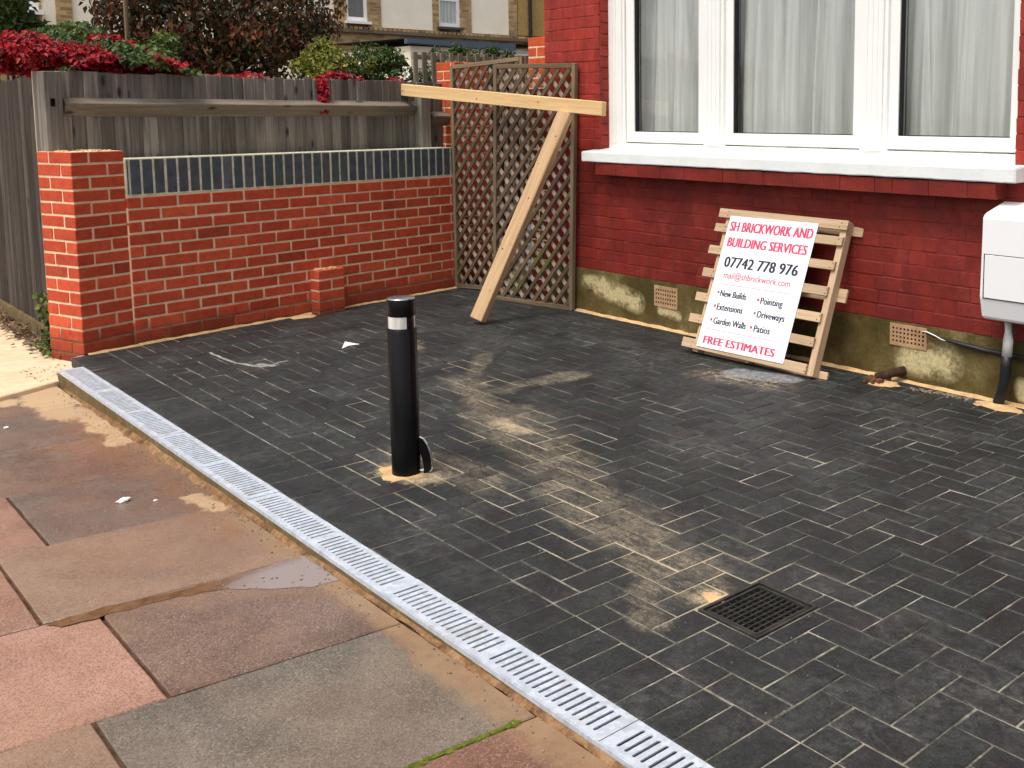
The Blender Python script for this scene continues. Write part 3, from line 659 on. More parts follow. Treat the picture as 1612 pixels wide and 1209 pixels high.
heap('sand_heap', 4.25, 2.89, 0.14, 0.07, 0.014, 'edge_mortar', drive, seed=8)
heap('sand_heap', 4.667, 0.485, 0.045, 0.03, 0.004, 'edge_mortar', drive, seed=15)
gs = MB()
for i in range(90):
    x = R.uniform(3.78, 4.10); y = YH - 0.06 - abs(R.gauss(0, 0.022)) - (4.1 - x) * 0.1; r_ = R.uniform(0.003, 0.008)
    gs.box((x - r_, y - r_ * R.uniform(.5, 1), 0), (x + r_, y + r_ * R.uniform(.5, 1), r_ * 0.9))
tag(gs.build('gravel_crumbs', 'dull_grit'), kind='stuff')

# ------------------------------------------------------------------ linear drain along the threshold
drain = empty('channel_drain', (2.7, -0.14, 0), 'long galvanised slotted channel drain between the paving slabs and the dark driveway', 'drain')
ch = MB(); X0, X1 = 0.30, 7.6
ch.box((X0, -0.206, -0.16), (X1, -0.197, -0.0135)); ch.box((X0, -0.084, -0.10), (X1, -0.0785, -0.0065)); ch.box((X0, -0.197, -0.10), (X1, -0.084, -0.030))
ch.box((X0 - 0.006, -0.206, -0.16), (X0, -0.0785, -0.012))
ch.build('channel_body', 'dirty_channel_side', drain)
cf = MB(); cf.box((X0 + .002, -0.194, -0.0295), (X1, -0.086, -0.0150)); cf.build('channel_floor', 'channel_inside', drain)
def slot_plate(L, y0=-0.060, y1=0.060, th=0.0035, pitch=0.0262, sl=0.076, sw_=0.0095):
    bm = bmesh.new(); k = int(round(L / pitch)); pt = L / k
    for i in range(k):
        xa, xb = i * pt, (i + 1) * pt; xc = (xa + xb) / 2
        outer = [(xa, y0), (xb, y0), (xb, y1), (xa, y1)]
        if i in (0, k - 1) or (k > 24 and i == k // 2):
            bm.faces.new([bm.verts.new((x, y, 0)) for x, y in outer]); continue
        inner = []
        for j in range(5): a = math.pi * j / 4; inner.append((xc + sw_ / 2 * math.cos(a), sl / 2 + sw_ / 2 * math.sin(a)))
        for j in range(5): a = math.pi + math.pi * j / 4; inner.append((xc + sw_ / 2 * math.cos(a), -sl / 2 + sw_ / 2 * math.sin(a)))
        vo = [bm.verts.new((x, y, 0)) for x, y in outer]; vi = [bm.verts.new((x, y, 0)) for x, y in inner]
        rt_, lt_ = [vi[9], vi[0]], [vi[4], vi[5]]
        bm.faces.new([vo[1], vo[2], vi[0], vi[9]]); bm.faces.new([vo[3], vo[0], vi[5], vi[4]])
        bm.faces.new([vo[2], vo[3], vi[4], vi[3], vi[2], vi[1], vi[0]]); bm.faces.new([vo[0], vo[1], vi[9], vi[8], vi[7], vi[6], vi[5]])
    bmesh.ops.remove_doubles(bm, verts=bm.verts, dist=1e-5)
    bmesh.ops.recalc_face_normals(bm, faces=bm.faces)
    if bm.faces[0].normal.z < 0: bmesh.ops.reverse_faces(bm, faces=bm.faces)
    e = bmesh.ops.extrude_face_region(bm, geom=bm.faces[:])
    for v in [g for g in e['geom'] if isinstance(g, bmesh.types.BMVert)]: v.co.z -= th
    # folded edges
    bmesh.ops.recalc_face_normals(bm, faces=bm.faces)
    me = bpy.data.meshes.new('grate'); bm.to_mesh(me); bm.free(); me.materials.append(MAT['galvanised_steel']); return me
ge = [0.302, 0.940, 1.950, 2.960, 3.970, 4.980, 5.990, 7.0]
gp = slot_plate(1.007); gs_ = slot_plate(0.634)
for i in range(7):
    me = gs_ if i == 0 else gp
    o = put('grate', me, drain, None, loc=(ge[i] + 0.002, -0.1395, 0.0005 + R.uniform(-0.0012, 0.0012)))
lip = MB(); lip.box((X0, -0.2045, -0.0130), (X1, -0.2005, 0.0005)); lip.build('edge_rail', 'galvanised_steel', drain)

# ------------------------------------------------------------------ pavement of large flags (falls gently)
def PZ(x): return -0.085 + 0.0135 * min(x, 5.2)
pave = bpy.data.objects.new('pavement', None); col.objects.link(pave); tag(pave, kind='structure'); WM[pave.name] = Matrix()
jb = MB(); jb.add([(-9, -6, PZ(-9) - .012), (0, -6, PZ(0) - .012), (5.2, -6, PZ(5.2) - .012), (10, -6, PZ(5.2) - .012), (10, -0.199, PZ(5.2) - .012), (5.2, -0.199, PZ(5.2) - .012), (0, -0.199, PZ(0) - .012), (-9, -0.199, PZ(-9) - .012)], [(0, 1, 6, 7), (1, 2, 5, 6), (2, 3, 4, 5)])
jb.build('joint_bed', 'joint_dirt', pave)
tops = {0: ('slab_brown', 'slab_brown'), 1: ('slab_dark', 'slab_redgrit'), 2: ('slab_tan', 'slab_redgrit'), 3: ('slab_brown', 'slab_pink'), 4: ('slab_grey', 'slab_tan'), 5: ('slab_rust', 'slab_grey'), 6: ('slab_tan', 'slab_dark'), -1: ('slab_dark', 'slab_tan'), -2: ('slab_brown', 'slab_dark')}
ysplit = {0: -0.96, 1: -0.802, 2: -0.958, 3: -0.822, 4: -0.990, 5: -0.82, 6: -0.98, -1: -0.82, -2: -0.96}
for k in range(-2, 7):
    xa, xb = 2.14 + 0.644 * (k - 1), 2.14 + 0.644 * k
    sl_ = lambda x, y: (x + (y + 0.8) * 0.10 * (1 if x > 2.4 else 0.35), y)
    jg = 0.005
    for j, (ya, yb) in enumerate(((ysplit[k], -0.215), (ysplit[k] - 0.91, ysplit[k]), (ysplit[k] - 1.82, ysplit[k] - 0.91))):
        ry = lambda: R.uniform(-0.0025, 0.0025)
        poly = [sl_(xa + jg + ry(), ya + jg), sl_(xb - jg + ry(), ya + jg), sl_(xb - jg + ry(), yb - jg), sl_(xa + jg + ry(), yb - jg)]
        c = (sum(p[0] for p in poly) / 4, sum(p[1] for p in poly) / 4)
        # ragged arrises
        pp = []
        for i in range(4):
            a, b = Vector(poly[i]), Vector(poly[(i + 1) % 4]); N_ = 14
            for s_ in range(N_):
                q = a.lerp(b, s_ / N_); nz = 0.0022 * mnoise.noise(Vector((q.x * 14, q.y * 14, k + j))) + 0.001 * R.uniform(-1, 1)
                t_ = (b - a).normalized(); pp.append((q.x - t_.y * nz - c[0], q.y + t_.x * nz - c[1]))
        m_ = MB(); m_.slab(pp, -0.04, 0, 0.004, (0.0135 + R.uniform(-.002, .002), R.uniform(-0.003, 0.003)))
        put('paving_slab', m_.mesh('paving_slab'), pave, tops[k][min(j, 1)], loc=(c[0], c[1], PZ(c[0]) + R.uniform(-0.0012, 0.0012)))
# neighbour's concrete crossing, one step up
ap = MB(); poly = [(0.296, -0.165), (0.288, -0.06), (0.12, -0.05), (-0.05, 0.02), (-0.36, -0.05), (-0.45, 0.0), (-9, -0.02), (-9, -4), (1.65, -4), (0.50, -0.56), (0.40, -0.36)]
poly2 = []
for i in range(len(poly)):
    a, b = Vector(poly[i]), Vector(poly[(i + 1) % len(poly)]); N_ = 10
    for s_ in range(N_): q = a.lerp(b, s_ / N_); z_ = 0.006 * mnoise.noise(Vector((q.x * 8, q.y * 8, 0))); poly2.append((q.x + z_, q.y + z_))
ap.slab([p for p in reversed(poly2)] if area(poly2) < 0 else poly2, -0.16, -0.052, 0.006)
tag(ap.build('concrete_crossing', 'apron_concrete'), kind='structure')
# sand and silt lying against the channel
sd = MB(); N_ = 220; rows = []
for i in range(N_ + 1):
    x = 0.45 + (6.6 - 0.45) * i / N_; wv = 0.015 + 0.012 * mnoise.noise(Vector((x * 2.3, 1, 0))) + 0.010 * mnoise.noise(Vector((x * 9, 2, 0))) + 0.004 * mnoise.noise(Vector((x * 40, 2, 0)))
    if x < 1.4: wv *= 1.0 + 0.6 * (1.4 - x)
    rise = max(0.0, min(1.0, (x - 0.95) / .5)) * max(0.0, min(1.0, (3.6 - x) / 1.4)); wv *= 1 + .8 * rise; h = (0.007 + 0.011 * rise) * (1 + 0.6 * mnoise.noise(Vector((x * 5, 5, 0)))); z0 = PZ(x)
    rows.append([(x, -0.2063, z0 + h), (x, -0.2063 - wv * .5, z0 + h * .65), (x, -0.2063 - wv, z0 - .003)])
vs = [v for r_ in rows for v in r_]; fs = [(i * 3 + j, (i + 1) * 3 + j, (i + 1) * 3 + j + 1, i * 3 + j + 1) for i in range(N_) for j in range(2)]
sd.add(vs, fs); tag(sd.build('sand_fillet', 'damp_sand', smooth=True), kind='structure')
# moss in one joint
ms = MB()
for i in range(700):
    t_ = R.random() ** .8; y = -0.27 - 0.36 * (1 - t_); x = 4.716 + (y + .8) * .10 + R.gauss(0, 0.0045) * (.5 + mnoise.noise(Vector((y * 30, 0, 0)))); r_ = R.uniform(0.002, 0.0065)
    ms.box((x - r_, y - r_, PZ(x) - 0.012), (x + r_, y + r_, PZ(x) + R.uniform(-0.003, 0.004)))
tag(ms.build('joint_moss', 'moss'), kind='stuff')
# puddle
pu = MB(); pts = [(3.432, -0.95), (3.475, -0.93), (3.488, -0.80), (3.510, -0.62), (3.555, -0.50), (3.66, -0.40), (3.73, -0.31), (3.745, -0.222), (3.49, -0.217), (3.488, -0.35), (3.478, -0.50), (3.468, -0.62), (3.440, -0.74), (3.420, -0.84)]
out = []
for i in range(len(pts)):
    a, b = Vector(pts[i]), Vector(pts[(i + 1) % len(pts)]); 
    for s_ in range(12):
        q = a.lerp(b, s_ / 12); q += Vector((mnoise.noise(Vector((q.x * 22, q.y * 22, 1))), mnoise.noise(Vector((q.x * 22, q.y * 22, 4))))) * 0.014; out.append(q)
pu.add([(q.x, q.y, PZ(q.x) + 0.0022) for q in out], [tuple(range(len(out)))])
tag(pu.build('puddle', 'puddle_water'), kind='structure')
gr = MB()
for i in range(26):
    t_ = R.random(); x = 3.50 + .22 * t_ + R.gauss(0, .022); y = -0.60 + .38 * t_ + R.gauss(0, .03)
    if y > -.215: continue
    r_ = R.uniform(.0012, .004); gr.box((x - r_, y - r_, PZ(x)), (x + r_, y + r_ * R.uniform(.6, 1.4), PZ(x) + .002 + r_ * .9))
for i in range(260):
    x = R.uniform(.5, 5.4); y = -0.215 - abs(R.gauss(0, .05)); r_ = R.uniform(.0007, .0024); gr.box((x - r_, y - r_, PZ(x)), (x + r_, y + r_, PZ(x) + .002 + r_))
for i in range(420):
    x = R.gauss(3.7, .75); y = .95 - (x - 2.8) * .25 + R.gauss(0, .16); r_ = R.uniform(.0005, .0016)
    if not (.0 < y < 2.6) or (MH[0] - .01 < x < MH[2] + .01 and MH[1] - .01 < y < MH[3] + .01): continue
    gr.box((x - r_, y - r_, -.001), (x + r_, y + r_, .001 + r_))
tag(gr.build('grit', 'dull_grit'), kind='stuff')

# ------------------------------------------------------------------ brick pillar, garden wall, stub pier
BR = {}
def brick_mesh(lx, ly, lz, mat, key=None, c=0.0035):
    k = (round(lx, 3), round(ly, 3), round(lz, 3), mat)
    if k not in BR:
        BR[k] = []
        for _ in range(5):
            me = chamfer_box(lx - .0018, ly - .0018, lz - .002, c, 0.0011, R); me.materials.append(MAT[mat]); BR[k].append(me)
    return R.choice(BR[k])
def lay(parent, T, ang, x, y, z, lx, ly, mat, lz=0.065, jit=0.0012):   # T maps local to world, ang about z
    p = T(x + R.uniform(-jit, jit), y + R.uniform(-jit, jit), z + R.uniform(-jit, jit) * 0.6)
    m = Matrix.Translation(p) @ Matrix.Rotation(ang + R.uniform(-0.004, 0.004), 4, 'Z') @ Matrix.Rotation(R.uniform(-0.004, 0.004), 4, 'Y')
    return put('brick', brick_mesh(lx, ly, lz, mat), parent, None, m)
PA = 0.3229; cp, sp = math.cos(PA), math.sin(PA)
def PT(x, y, z=0.0): return Vector((cp * x - sp * y, sp * x + cp * y, z))
ZB = -0.075
pil = empty('brick_pillar', PT(-0.17, 0.165, ZB), 'tall red brick gate pillar at the street end of the garden wall', 'pillar')
m_ = MB(); m_.box((-0.3225, 0.005, ZB), (-0.005, 0.3225, 1.190), lambda v: PT(*v)); m_.build('mortar_core', 'mortar', pil)
for c_ in range(17):
    z = ZB + 0.0325 + c_ * 0.075
    a = c_ % 2
    if a == 0:
        L4 = [(-0.1075, 0.0512, 0), (-0.2762, 0.1075, 1), (-0.2195, 0.2762, 0), (-0.0512, 0.2195, 1)]
    else:
        L4 = [(-0.2195, 0.0512, 0), (-0.2762, 0.2195, 1), (-0.1075, 0.2762, 0), (-0.0512, 0.1075, 1)]
    for (x, y, r_) in L4:
        lay(pil, PT, PA, x, y, z, *((0.215, 0.1025) if r_ == 0 else (0.1025, 0.215)), 'red_brick')
lm = MB()
for i in range(60): x, y, r_ = R.uniform(-.3, -.03), R.uniform(.03, .3), R.uniform(.002, .007); lm.box((x - r_, y - r_, 1.185), (x + r_ * 1.3, y + r_, 1.192 + r_), lambda v: PT(*v))
o = lm.build('mortar_crumbs', 'mortar', pil); o['kind'] = 'stuff'

gw = empty('garden_wall', W(-0.12, 1.6, ZB), 'low red brick garden wall with a blue brick soldier coping', 'wall')
ZC = 1.1396; Y0, Y1 = 0.338, 2.93
m_ = MB(); m_.box((-0.237 + .005, Y0 - .02, ZB), (WALLX - .0045, Y1, ZC - .225 - 0.004), lambda v: W(*v)); m_.build('mortar_core', 'mortar', gw)
m_ = MB(); m_.box((-0.237 + .004, Y0 - .02, ZC - .225 - 0.0035), (WALLX - .0042, Y1, ZC - .0005), lambda v: W(*v)); m_.build('coping_mortar_bed', 'coping_mortar', gw)
for c_ in range(14):
    z = ZC - 0.225 - 0.010 - 0.0325 - 0.075 * c_
    y = Y0 + (0.072 if c_ % 2 == 0 else 0.185) - 0.225
    while y < Y1 - 0.02:
        ya, yb = max(y, Y0 - 0.02), min(y + 0.215, Y1)
        if yb - ya > 0.03: lay(gw, W, WR, WALLX - 0.05125, (ya + yb) / 2, z, 0.1025, yb - ya, 'red_brick')
        y += 0.225
for k in range(0, 35):
    y = Y0 + 0.075 * k + 0.0375
    if y > Y1: break
    m = Matrix.Translation(W(WALLX - 0.1075 + R.uniform(-.001, .001), y + R.uniform(-.0012, .0012), ZC - 0.1075 - 0.003)) @ Matrix.Rotation(WR + R.uniform(-.004, .004), 4, 'Z')
    put('coping_brick', brick_mesh(0.215, 0.0635, 0.213, 'blue_brick', c=0.003), gw, None, m)

put('coping_brick', brick_mesh(0.215, 0.010, 0.213, 'blue_brick', c=0.002), gw, None, Matrix.Translation(W(WALLX - 0.1075, Y0 - .009, ZC - 0.1105)) @ Matrix.Rotation(WR, 4, 'Z'))
sp_ = empty('stub_pier', W(0.03, 1.66, 0), 'knee-high red brick stub pier against the foot of the garden wall', 'pier')
m_ = MB(); m_.box((WALLX + .001, 1.5545, -0.06), (0.0765, 1.7605, 0.313), lambda v: W(*v)); m_.build('mortar_core', 'mortar', sp_)
for c_ in range(5):
    z = 0.315 - 0.0325 - c_ * 0.075
    if c_ % 2 == 0: lay(sp_, W, WR, 0.0295, 1.6575, z, 0.1025, 0.215, 'red_brick')
    else:
        lay(sp_, W, WR, 0.0295, 1.601, z, 0.1025, 0.1025, 'red_brick'); lay(sp_, W, WR, 0.0295, 1.714, z, 0.1025, 0.1025, 'red_brick')
rb = MB()
for i in range(26): x, y, r_ = R.uniform(-.01, .07), R.uniform(1.56, 1.74), R.uniform(.003, .009); rb.box((x - r_, y - r_, .314), (x + r_, y + r_ * 1.4, .315 + r_ * .8), lambda v: W(*v))
o = rb.build('mortar_crumbs', 'mortar', sp_); o['kind'] = 'stuff'

# gate pillars of new orange brick behind the trellis
def gate_pillar(x0, x1, y0, y1, z1, label, zshade=-1, xshade=9):  # lower rows get the trellis shade as a darker brick colour
    t_ = empty('brick_pillar', ((x0 + x1) / 2, (y0 + y1) / 2, 0), label, 'pillar')
    m_ = MB(); m_.box((x0 + .0045, y0 + .0045, -0.05), (x1 - .0045, y1 - .0045, z1 - .006)); m_.build('mortar_core', 'mortar', t_)
    I = lambda x, y, z: Vector((x, y, z)); c_ = 0; z = z1 - 0.0325; wx = x1 - x0
    while z > 0.0:
        ed = [x0, x0 + 0.1025, x0 + 0.1125 + 0.215] if c_ % 2 else [x0, x0 + 0.215, x0 + 0.225 + 0.1025]
        xs = [(x0, x0 + 0.1025), (x0 + 0.1125, x1)] if c_ % 2 else [(x0, min(x0 + 0.215, x1)), (x0 + 0.225, x1)]
        for (a, b) in xs:
            if b - a > 0.03: lay(t_, I, 0, (a + b) / 2, y0 + 0.05125, z, b - a, 0.1025, 'shaded_brick' if z < zshade or a > xshade else 'orange_brick')
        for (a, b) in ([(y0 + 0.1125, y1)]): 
            lay(t_, I, 0, x1 - 0.05125, (a + b) / 2, z, 0.1025, b - a, 'shaded_brick' if z < zshade else 'orange_brick')
        z -= 0.075; c_ += 1
    return t_
gate_pillar(-0.984, -0.700, 2.99, 3.317, 1.83, 'orange-red brick pillar behind the left end of the trellis')
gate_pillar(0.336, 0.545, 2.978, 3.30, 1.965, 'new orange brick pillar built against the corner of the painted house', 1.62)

# ------------------------------------------------------------------ house
house = empty('house', (2.4, 3.0, 0), 'red painted brick house front with a wide white three-light window', 'house')
HX0, HX1 = 0.547, 7.2; WX0, WX1, WZ0, WZ1 = 1.162, 4.247, 1.155, 2.95
CH = 0.0765; PZT = 0.312
def wallbox(mb):
    mb.box((HX0, YH + .0026, PZT), (HX1, YH + .10, WZ0 - .05)); mb.box((HX0, YH + .0026, WZ0 - .05), (WX0 - .003, YH + .25, WZ1)); mb.box((WX1 + .003, YH + .0026, WZ0 - .05), (HX1, YH + .25, WZ1)); mb.box((HX0, YH + .003, WZ1), (HX1, YH + .25, 5.6))
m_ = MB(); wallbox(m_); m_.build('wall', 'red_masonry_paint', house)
m_ = MB(); m_.box((HX0 - .003, YH - 0.006, -0.15), (HX1, YH + 0.25, PZT)); m_.build('plinth', 'plinth_render', house)
m_ = MB(); m_.box((HX0 + .001, YH + .26, -0.1), (HX0 + .1, YH + 7, 5.6)); m_.box((HX1 - .1, YH + .26, -0.1), (HX1, YH + 7, 5.6)); m_.box((HX0, YH + 7, -0.1), (HX1, YH + 7.1, 5.6)); m_.build('side_wall', 'red_masonry_paint', house)
m_ = MB(); m_.add([(HX0 - .2, YH - .25, 5.6), (HX1, YH - .25, 5.6), (HX1, YH + 3.6, 7.6), (HX0 - .2, YH + 3.6, 7.6), (HX1, YH + 7.3, 5.6), (HX0 - .2, YH + 7.3, 5.6)], [(0, 1, 2, 3), (3, 2, 4, 5), (0, 3, 5), (1, 4, 2)]); m_.build('roof', 'slate', house)
m_ = MB(); m_.box((HX0 + .12, YH + 0.9, .2), (HX1 - .12, YH + 1.0, 5)); m_.box((HX0 + .12, YH + .26, 2.96), (HX1 - .12, YH + .9, 3.0)); m_.box((HX0 + .12, YH + .26, 0.2), (HX1 - .12, YH + .9, .25)); m_.build('room', 'room_wall', house)
far_bricks = MB(); nb = 0; cand = []
row = 0; z = PZT
while z < 2.5:
    x = HX0 - (0.0 if row % 2 else 0.17); i = 0
    while x < 5.2:
        L = 0.222 if i % 2 == 0 else 0.108
        L *= R.uniform(0.96, 1.04); xa, xb = max(x, HX0), x + L
        x += L + 0.006; i += 1
        if xb < HX0 + .03: continue
        zz = z + CH / 2
        if zz > WZ0 - .05:
            if xa < WX0 and xb > WX0 - .03: xb = WX0
            elif xa < WX1 and xb > WX0:
                if xb > WX1 + .03: xa = WX1
                else: continue
        if xb - xa < .035: continue
        cand.append((xa, xb, zz, seen(((xa + xb) / 2, YH, zz), 5)))
    z += CH; row += 1
cand.sort(key=lambda t: (not t[3], -(FP / max(.1, (Vector(((t[0] + t[1]) / 2, YH, t[2])) - CAM).dot(FW))) ** 2 * (t[1] - t[0])))
hb = {}
for i, (xa, xb, zz, vis) in enumerate(cand):
    L = round((xb - xa) / 0.012) * 0.012 if xb - xa > 0.06 else xb - xa
    if vis and i < 300:
        key = round(L, 3)
        if key not in hb:
            hb[key] = []
            for _ in range(2):
                me = chamfer_box(L, 0.03, CH - 0.0052, 0.0032, 0.0016, R); me.materials.append(MAT['red_masonry_paint']); hb[key].append(me)
        m = Matrix.Translation(((xa + xb) / 2, YH + 0.015 + R.uniform(-.0013, .0013), zz + R.uniform(-.0012, .0012))) @ Matrix.Rotation(R.uniform(-.010, .010), 4, 'Y') @ Matrix.Rotation(R.uniform(-.008, .008), 4, 'Z')
        put('brick', R.choice(hb[key]), house, None, m)
    else: far_bricks.box((xa, YH + R.uniform(-.001, .001), zz - CH / 2 + .003), (xb, YH + .02, zz + CH / 2 - .003)); nb += 1
if nb: o = far_bricks.build('brick', 'red_masonry_paint', house); o['kind'] = 'stuff'
# reveal bricks on the left jamb
for k in range(18):
    z = WZ0 - .05 + 0.0765 * k + .04
    me = chamfer_box(0.006, 0.09, 0.068, 0.002, 0.001, R); put('brick', me, house, 'red_masonry_paint', loc=(WX0 + 0.0005, YH + 0.058, z))
# corbelled course under the sill
x = 1.235; 
while x < 4.20:
    L = min(R.choice((0.222, 0.108, 0.215)), 4.21 - x)
    if L < .04: break
    me = chamfer_box(L - .0015, 0.105, 0.078, 0.0025, 0.0015, R); put('brick', me, house, 'red_masonry_paint', loc=(x + L / 2, YH - 0.052 + R.uniform(-.002, .002), 1.034)); x += L
# sill
def lumpy_box(a, b, nx, amp, sd_):
    bm = bmesh.new(); bmesh.ops.create_cube(bm, size=1.0)
    for v in bm.verts: v.co = Vector([a[i] + (v.co[i] + .5) * (b[i] - a[i]) for i in range(3)])
    es = [e for e in bm.edges if abs(e.verts[0].co.x - e.verts[1].co.x) > 1e-3]
    bmesh.ops.subdivide_edges(bm, edges=es, cuts=nx, use_grid_fill=True)
    bmesh.ops.bevel(bm, geom=[e for e in bm.edges if e.calc_face_angle(0) > 0.5], offset=0.005, segments=2, affect='EDGES')
    for v in bm.verts: v.co += Vector((0, mnoise.noise(v.co * 7 + Vector((sd_, 0, 0))), mnoise.noise(v.co * 9 + Vector((0, sd_, 0))))) * amp
    me = bpy.data.meshes.new('sill'); bm.to_mesh(me); bm.free(); return me
me = lumpy_box((1.100, 2.862, 1.080), (4.314, 3.09, 1.147), 70, 0.003, 3)
for v in me.vertices:
    if v.co.z > 1.12: v.co.z += .024 * (v.co.y - 2.862) / .228
put('window_sill', me, house, 'sill_paint')
# window: casement frames, mouldings, glass
YF = 3.062
win = MB(); T_ = 2.60
def bar(mb, x0, x1, z0, z1, y0, y1): mb.box((x0, y0, z0), (x1, y1, z1))
lights = [(1.400, 2.016), (2.314, 3.221), (3.512, 4.158)]
bar(win, 1.164, 1.30, 1.162, T_, YF, YF + .10); bar(win, 4.205, 4.30, 1.162, T_, YF, YF + .10)
bar(win, 1.300, 4.205, 1.162, 1.205, YF + .002, YF + .10); bar(win, 1.30, 4.205, T_ - .1, T_, YF + .002, YF + .10)
fr_ = win.build('window_frame', 'white_upvc', house)
for (x0, x1) in ((2.105, 2.232), (3.305, 3.432)):
    mu = MB(); bar(mu, x0, x1, 1.205, T_ - .1, YF - .010, YF + .09)
    for dx in (0.0, 0.033, 0.066): bar(mu, x0 + 0.012 + dx, x0 + 0.030 + dx, 1.205, T_ - .1, YF - .0135, YF - .0102)
    bar(mu, x0 - .022, x0, 1.205, T_ - .1, YF + .004, YF + .08); bar(mu, x1, x1 + .022, 1.205, T_ - .1, YF + .004, YF + .08)
    mu.build('mullion', 'white_upvc', house)
ml = MB()
for dx in (0.0, 0.034): bar(ml, 1.190 + dx, 1.212 + dx, 1.205, T_, YF - .004, YF - .0002)
bar(ml, 1.300, 1.318, 1.205, T_ - .1, YF + .012, YF + .08); ml.build('jamb_moulding', 'white_upvc', house)
YG = YF + .055
for (gx0, gx1) in lights:
    sx0, sx1 = gx0 - .078, gx1 + .062; z0, z1 = 1.212, T_ - .105
    sa = MB()
    bar(sa, sx0, gx0, z0, z1, YF + .026, YF + .075); bar(sa, gx1, sx1, z0, z1, YF + .026, YF + .075); bar(sa, gx0, gx1, z0, 1.284, YF + .026, YF + .075); bar(sa, gx0, gx1, z1 - .07, z1, YF + .026, YF + .075)
    bar(sa, sx0 + .006, gx1 + .05, z0 + .004, z0 + .020, YF + .019, YF + .0257)
    s_o = sa.build('sash', 'white_upvc', house)
    be = MB(); bar(be, gx0, gx0 + .006, 1.284, z1 - .07, YF + .034, YF + .07); bar(be, gx0 + .006, gx1, 1.284, 1.289, YF + .034, YF + .07); bar(be, gx0 + .016, gx0 + .020, 1.289, z1 - .07, YG + .012, YG + .02); be.build('gasket', 'black_plastic', s_o)
    gq = MB(); gq.box((gx0 + .0005, YG, 1.2845), (gx1 - .0005, YG + .004, z1 - .0705)); gq.build('glass', 'window_glass', s_o)
# net curtains: hang inside the window
def curtain(x0, x1, seed, label):
    m_ = MB(); N_, K_ = 260, 10; vs = []; rr = random.Random(seed)
    ph = [rr.uniform(0, 6.28) for _ in range(5)]; fr = [17 + rr.uniform(-2, 2), 33 + rr.uniform(-4, 4), 61, 13]
    folds = sorted(rr.uniform(x0, x1) for _ in range(5)); lean = [rr.uniform(-.07, .10) for _ in folds]
    for j in range(K_ + 1):
        z = 1.14 + 1.36 * j / K_
        for i in range(N_ + 1):
            x = x0 + (x1 - x0) * i / N_; u = x + 0.03 * math.sin(ph[4] + z * 2.1) * (z - 1.1)
            sw_ = u * fr[0] + ph[0] + 1.2 * math.sin(u * 5 + ph[3]); y = 0.040 * math.sin(sw_ + 0.7 * math.sin(sw_)) + 0.010 * math.sin(u * fr[1] + ph[1]) + 0.006 * math.sin(u * fr[2] + ph[2])
            for f_, l_ in zip(folds, lean): dd = (x - f_ - l_ * (1.6 - z)) / 0.018; y += 0.045 * math.exp(-dd * dd)
            vs.append((x, 3.20 + y, z))
    fs = [(j * (N_ + 1) + i, j * (N_ + 1) + i + 1, (j + 1) * (N_ + 1) + i + 1, (j + 1) * (N_ + 1) + i) for j in range(K_) for i in range(N_)]
    m_.add(vs, fs); o = m_.build('net_curtain', 'curtain', None, smooth=True)
    return tag(o, label, 'curtain', 'net curtains in the front window')
curtain(1.17, 2.12, 4, 'pale net curtain hanging behind the narrow left light of the window')
curtain(2.17, 3.33, 9, 'grey pleated net curtain behind the middle light of the window')
curtain(3.37, 4.44, 15, 'pale net curtain behind the right light of the window nearest the meter box')

# air bricks in the plinth
def air_brick(x0, x1, z0, z1, label, cols):
    t_ = MB(); y0, y1 = YH - 0.0105, YH - 0.0062; rows = 4; cwid = (x1 - x0 - .02) / cols; ch_ = (z1 - z0 - .028) / rows; hx, hz = cwid * .52, ch_ * .50
    fx0, fz0 = x0 + .01, z0 + .014
    t_.box((x0, y0, z0), (x1, y1, fz0 + (ch_ - hz) / 2)); t_.box((x0, y0, z1 - .014 - (ch_ - hz) / 2), (x1, y1, z1))
    t_.box((x0, y0, fz0 + (ch_ - hz) / 2), (fx0 + (cwid - hx) / 2, y1, z1 - .014 - (ch_ - hz) / 2)); t_.box((x1 - .01 - (cwid - hx) / 2, y0, fz0 + (ch_ - hz) / 2), (x1, y1, z1 - .014 - (ch_ - hz) / 2))
    for c_ in range(cols - 1): xa = fx0 + c_ * cwid + (cwid + hx) / 2; t_.box((xa, y0 - .0008, fz0 + (ch_ - hz) / 2), (xa + cwid - hx, y1, z1 - .014 - (ch_ - hz) / 2))
    for r_ in range(rows - 1): za = fz0 + r_ * ch_ + (ch_ + hz) / 2; t_.box((fx0 + (cwid - hx) / 2, y0 + .0006, za), (x1 - .01 - (cwid - hx) / 2, y1, za + ch_ - hz))
    o = t_.build('air_brick', 'terracotta', house); o['label'] = label
    b_ = MB(); b_.box((x0 + .004, y1 - .0005, z0 + .004), (x1 - .004, y1 + .0002, z1 - .004)); b_.build('vent_void', 'void', o)
air_brick(1.725, 1.945, 0.142, 0.282, 'small crumbling terracotta air brick left of the pallet', 9)
air_brick(3.575, 3.800, 0.185, 0.302, 'terracotta air brick right of the pallet', 9)

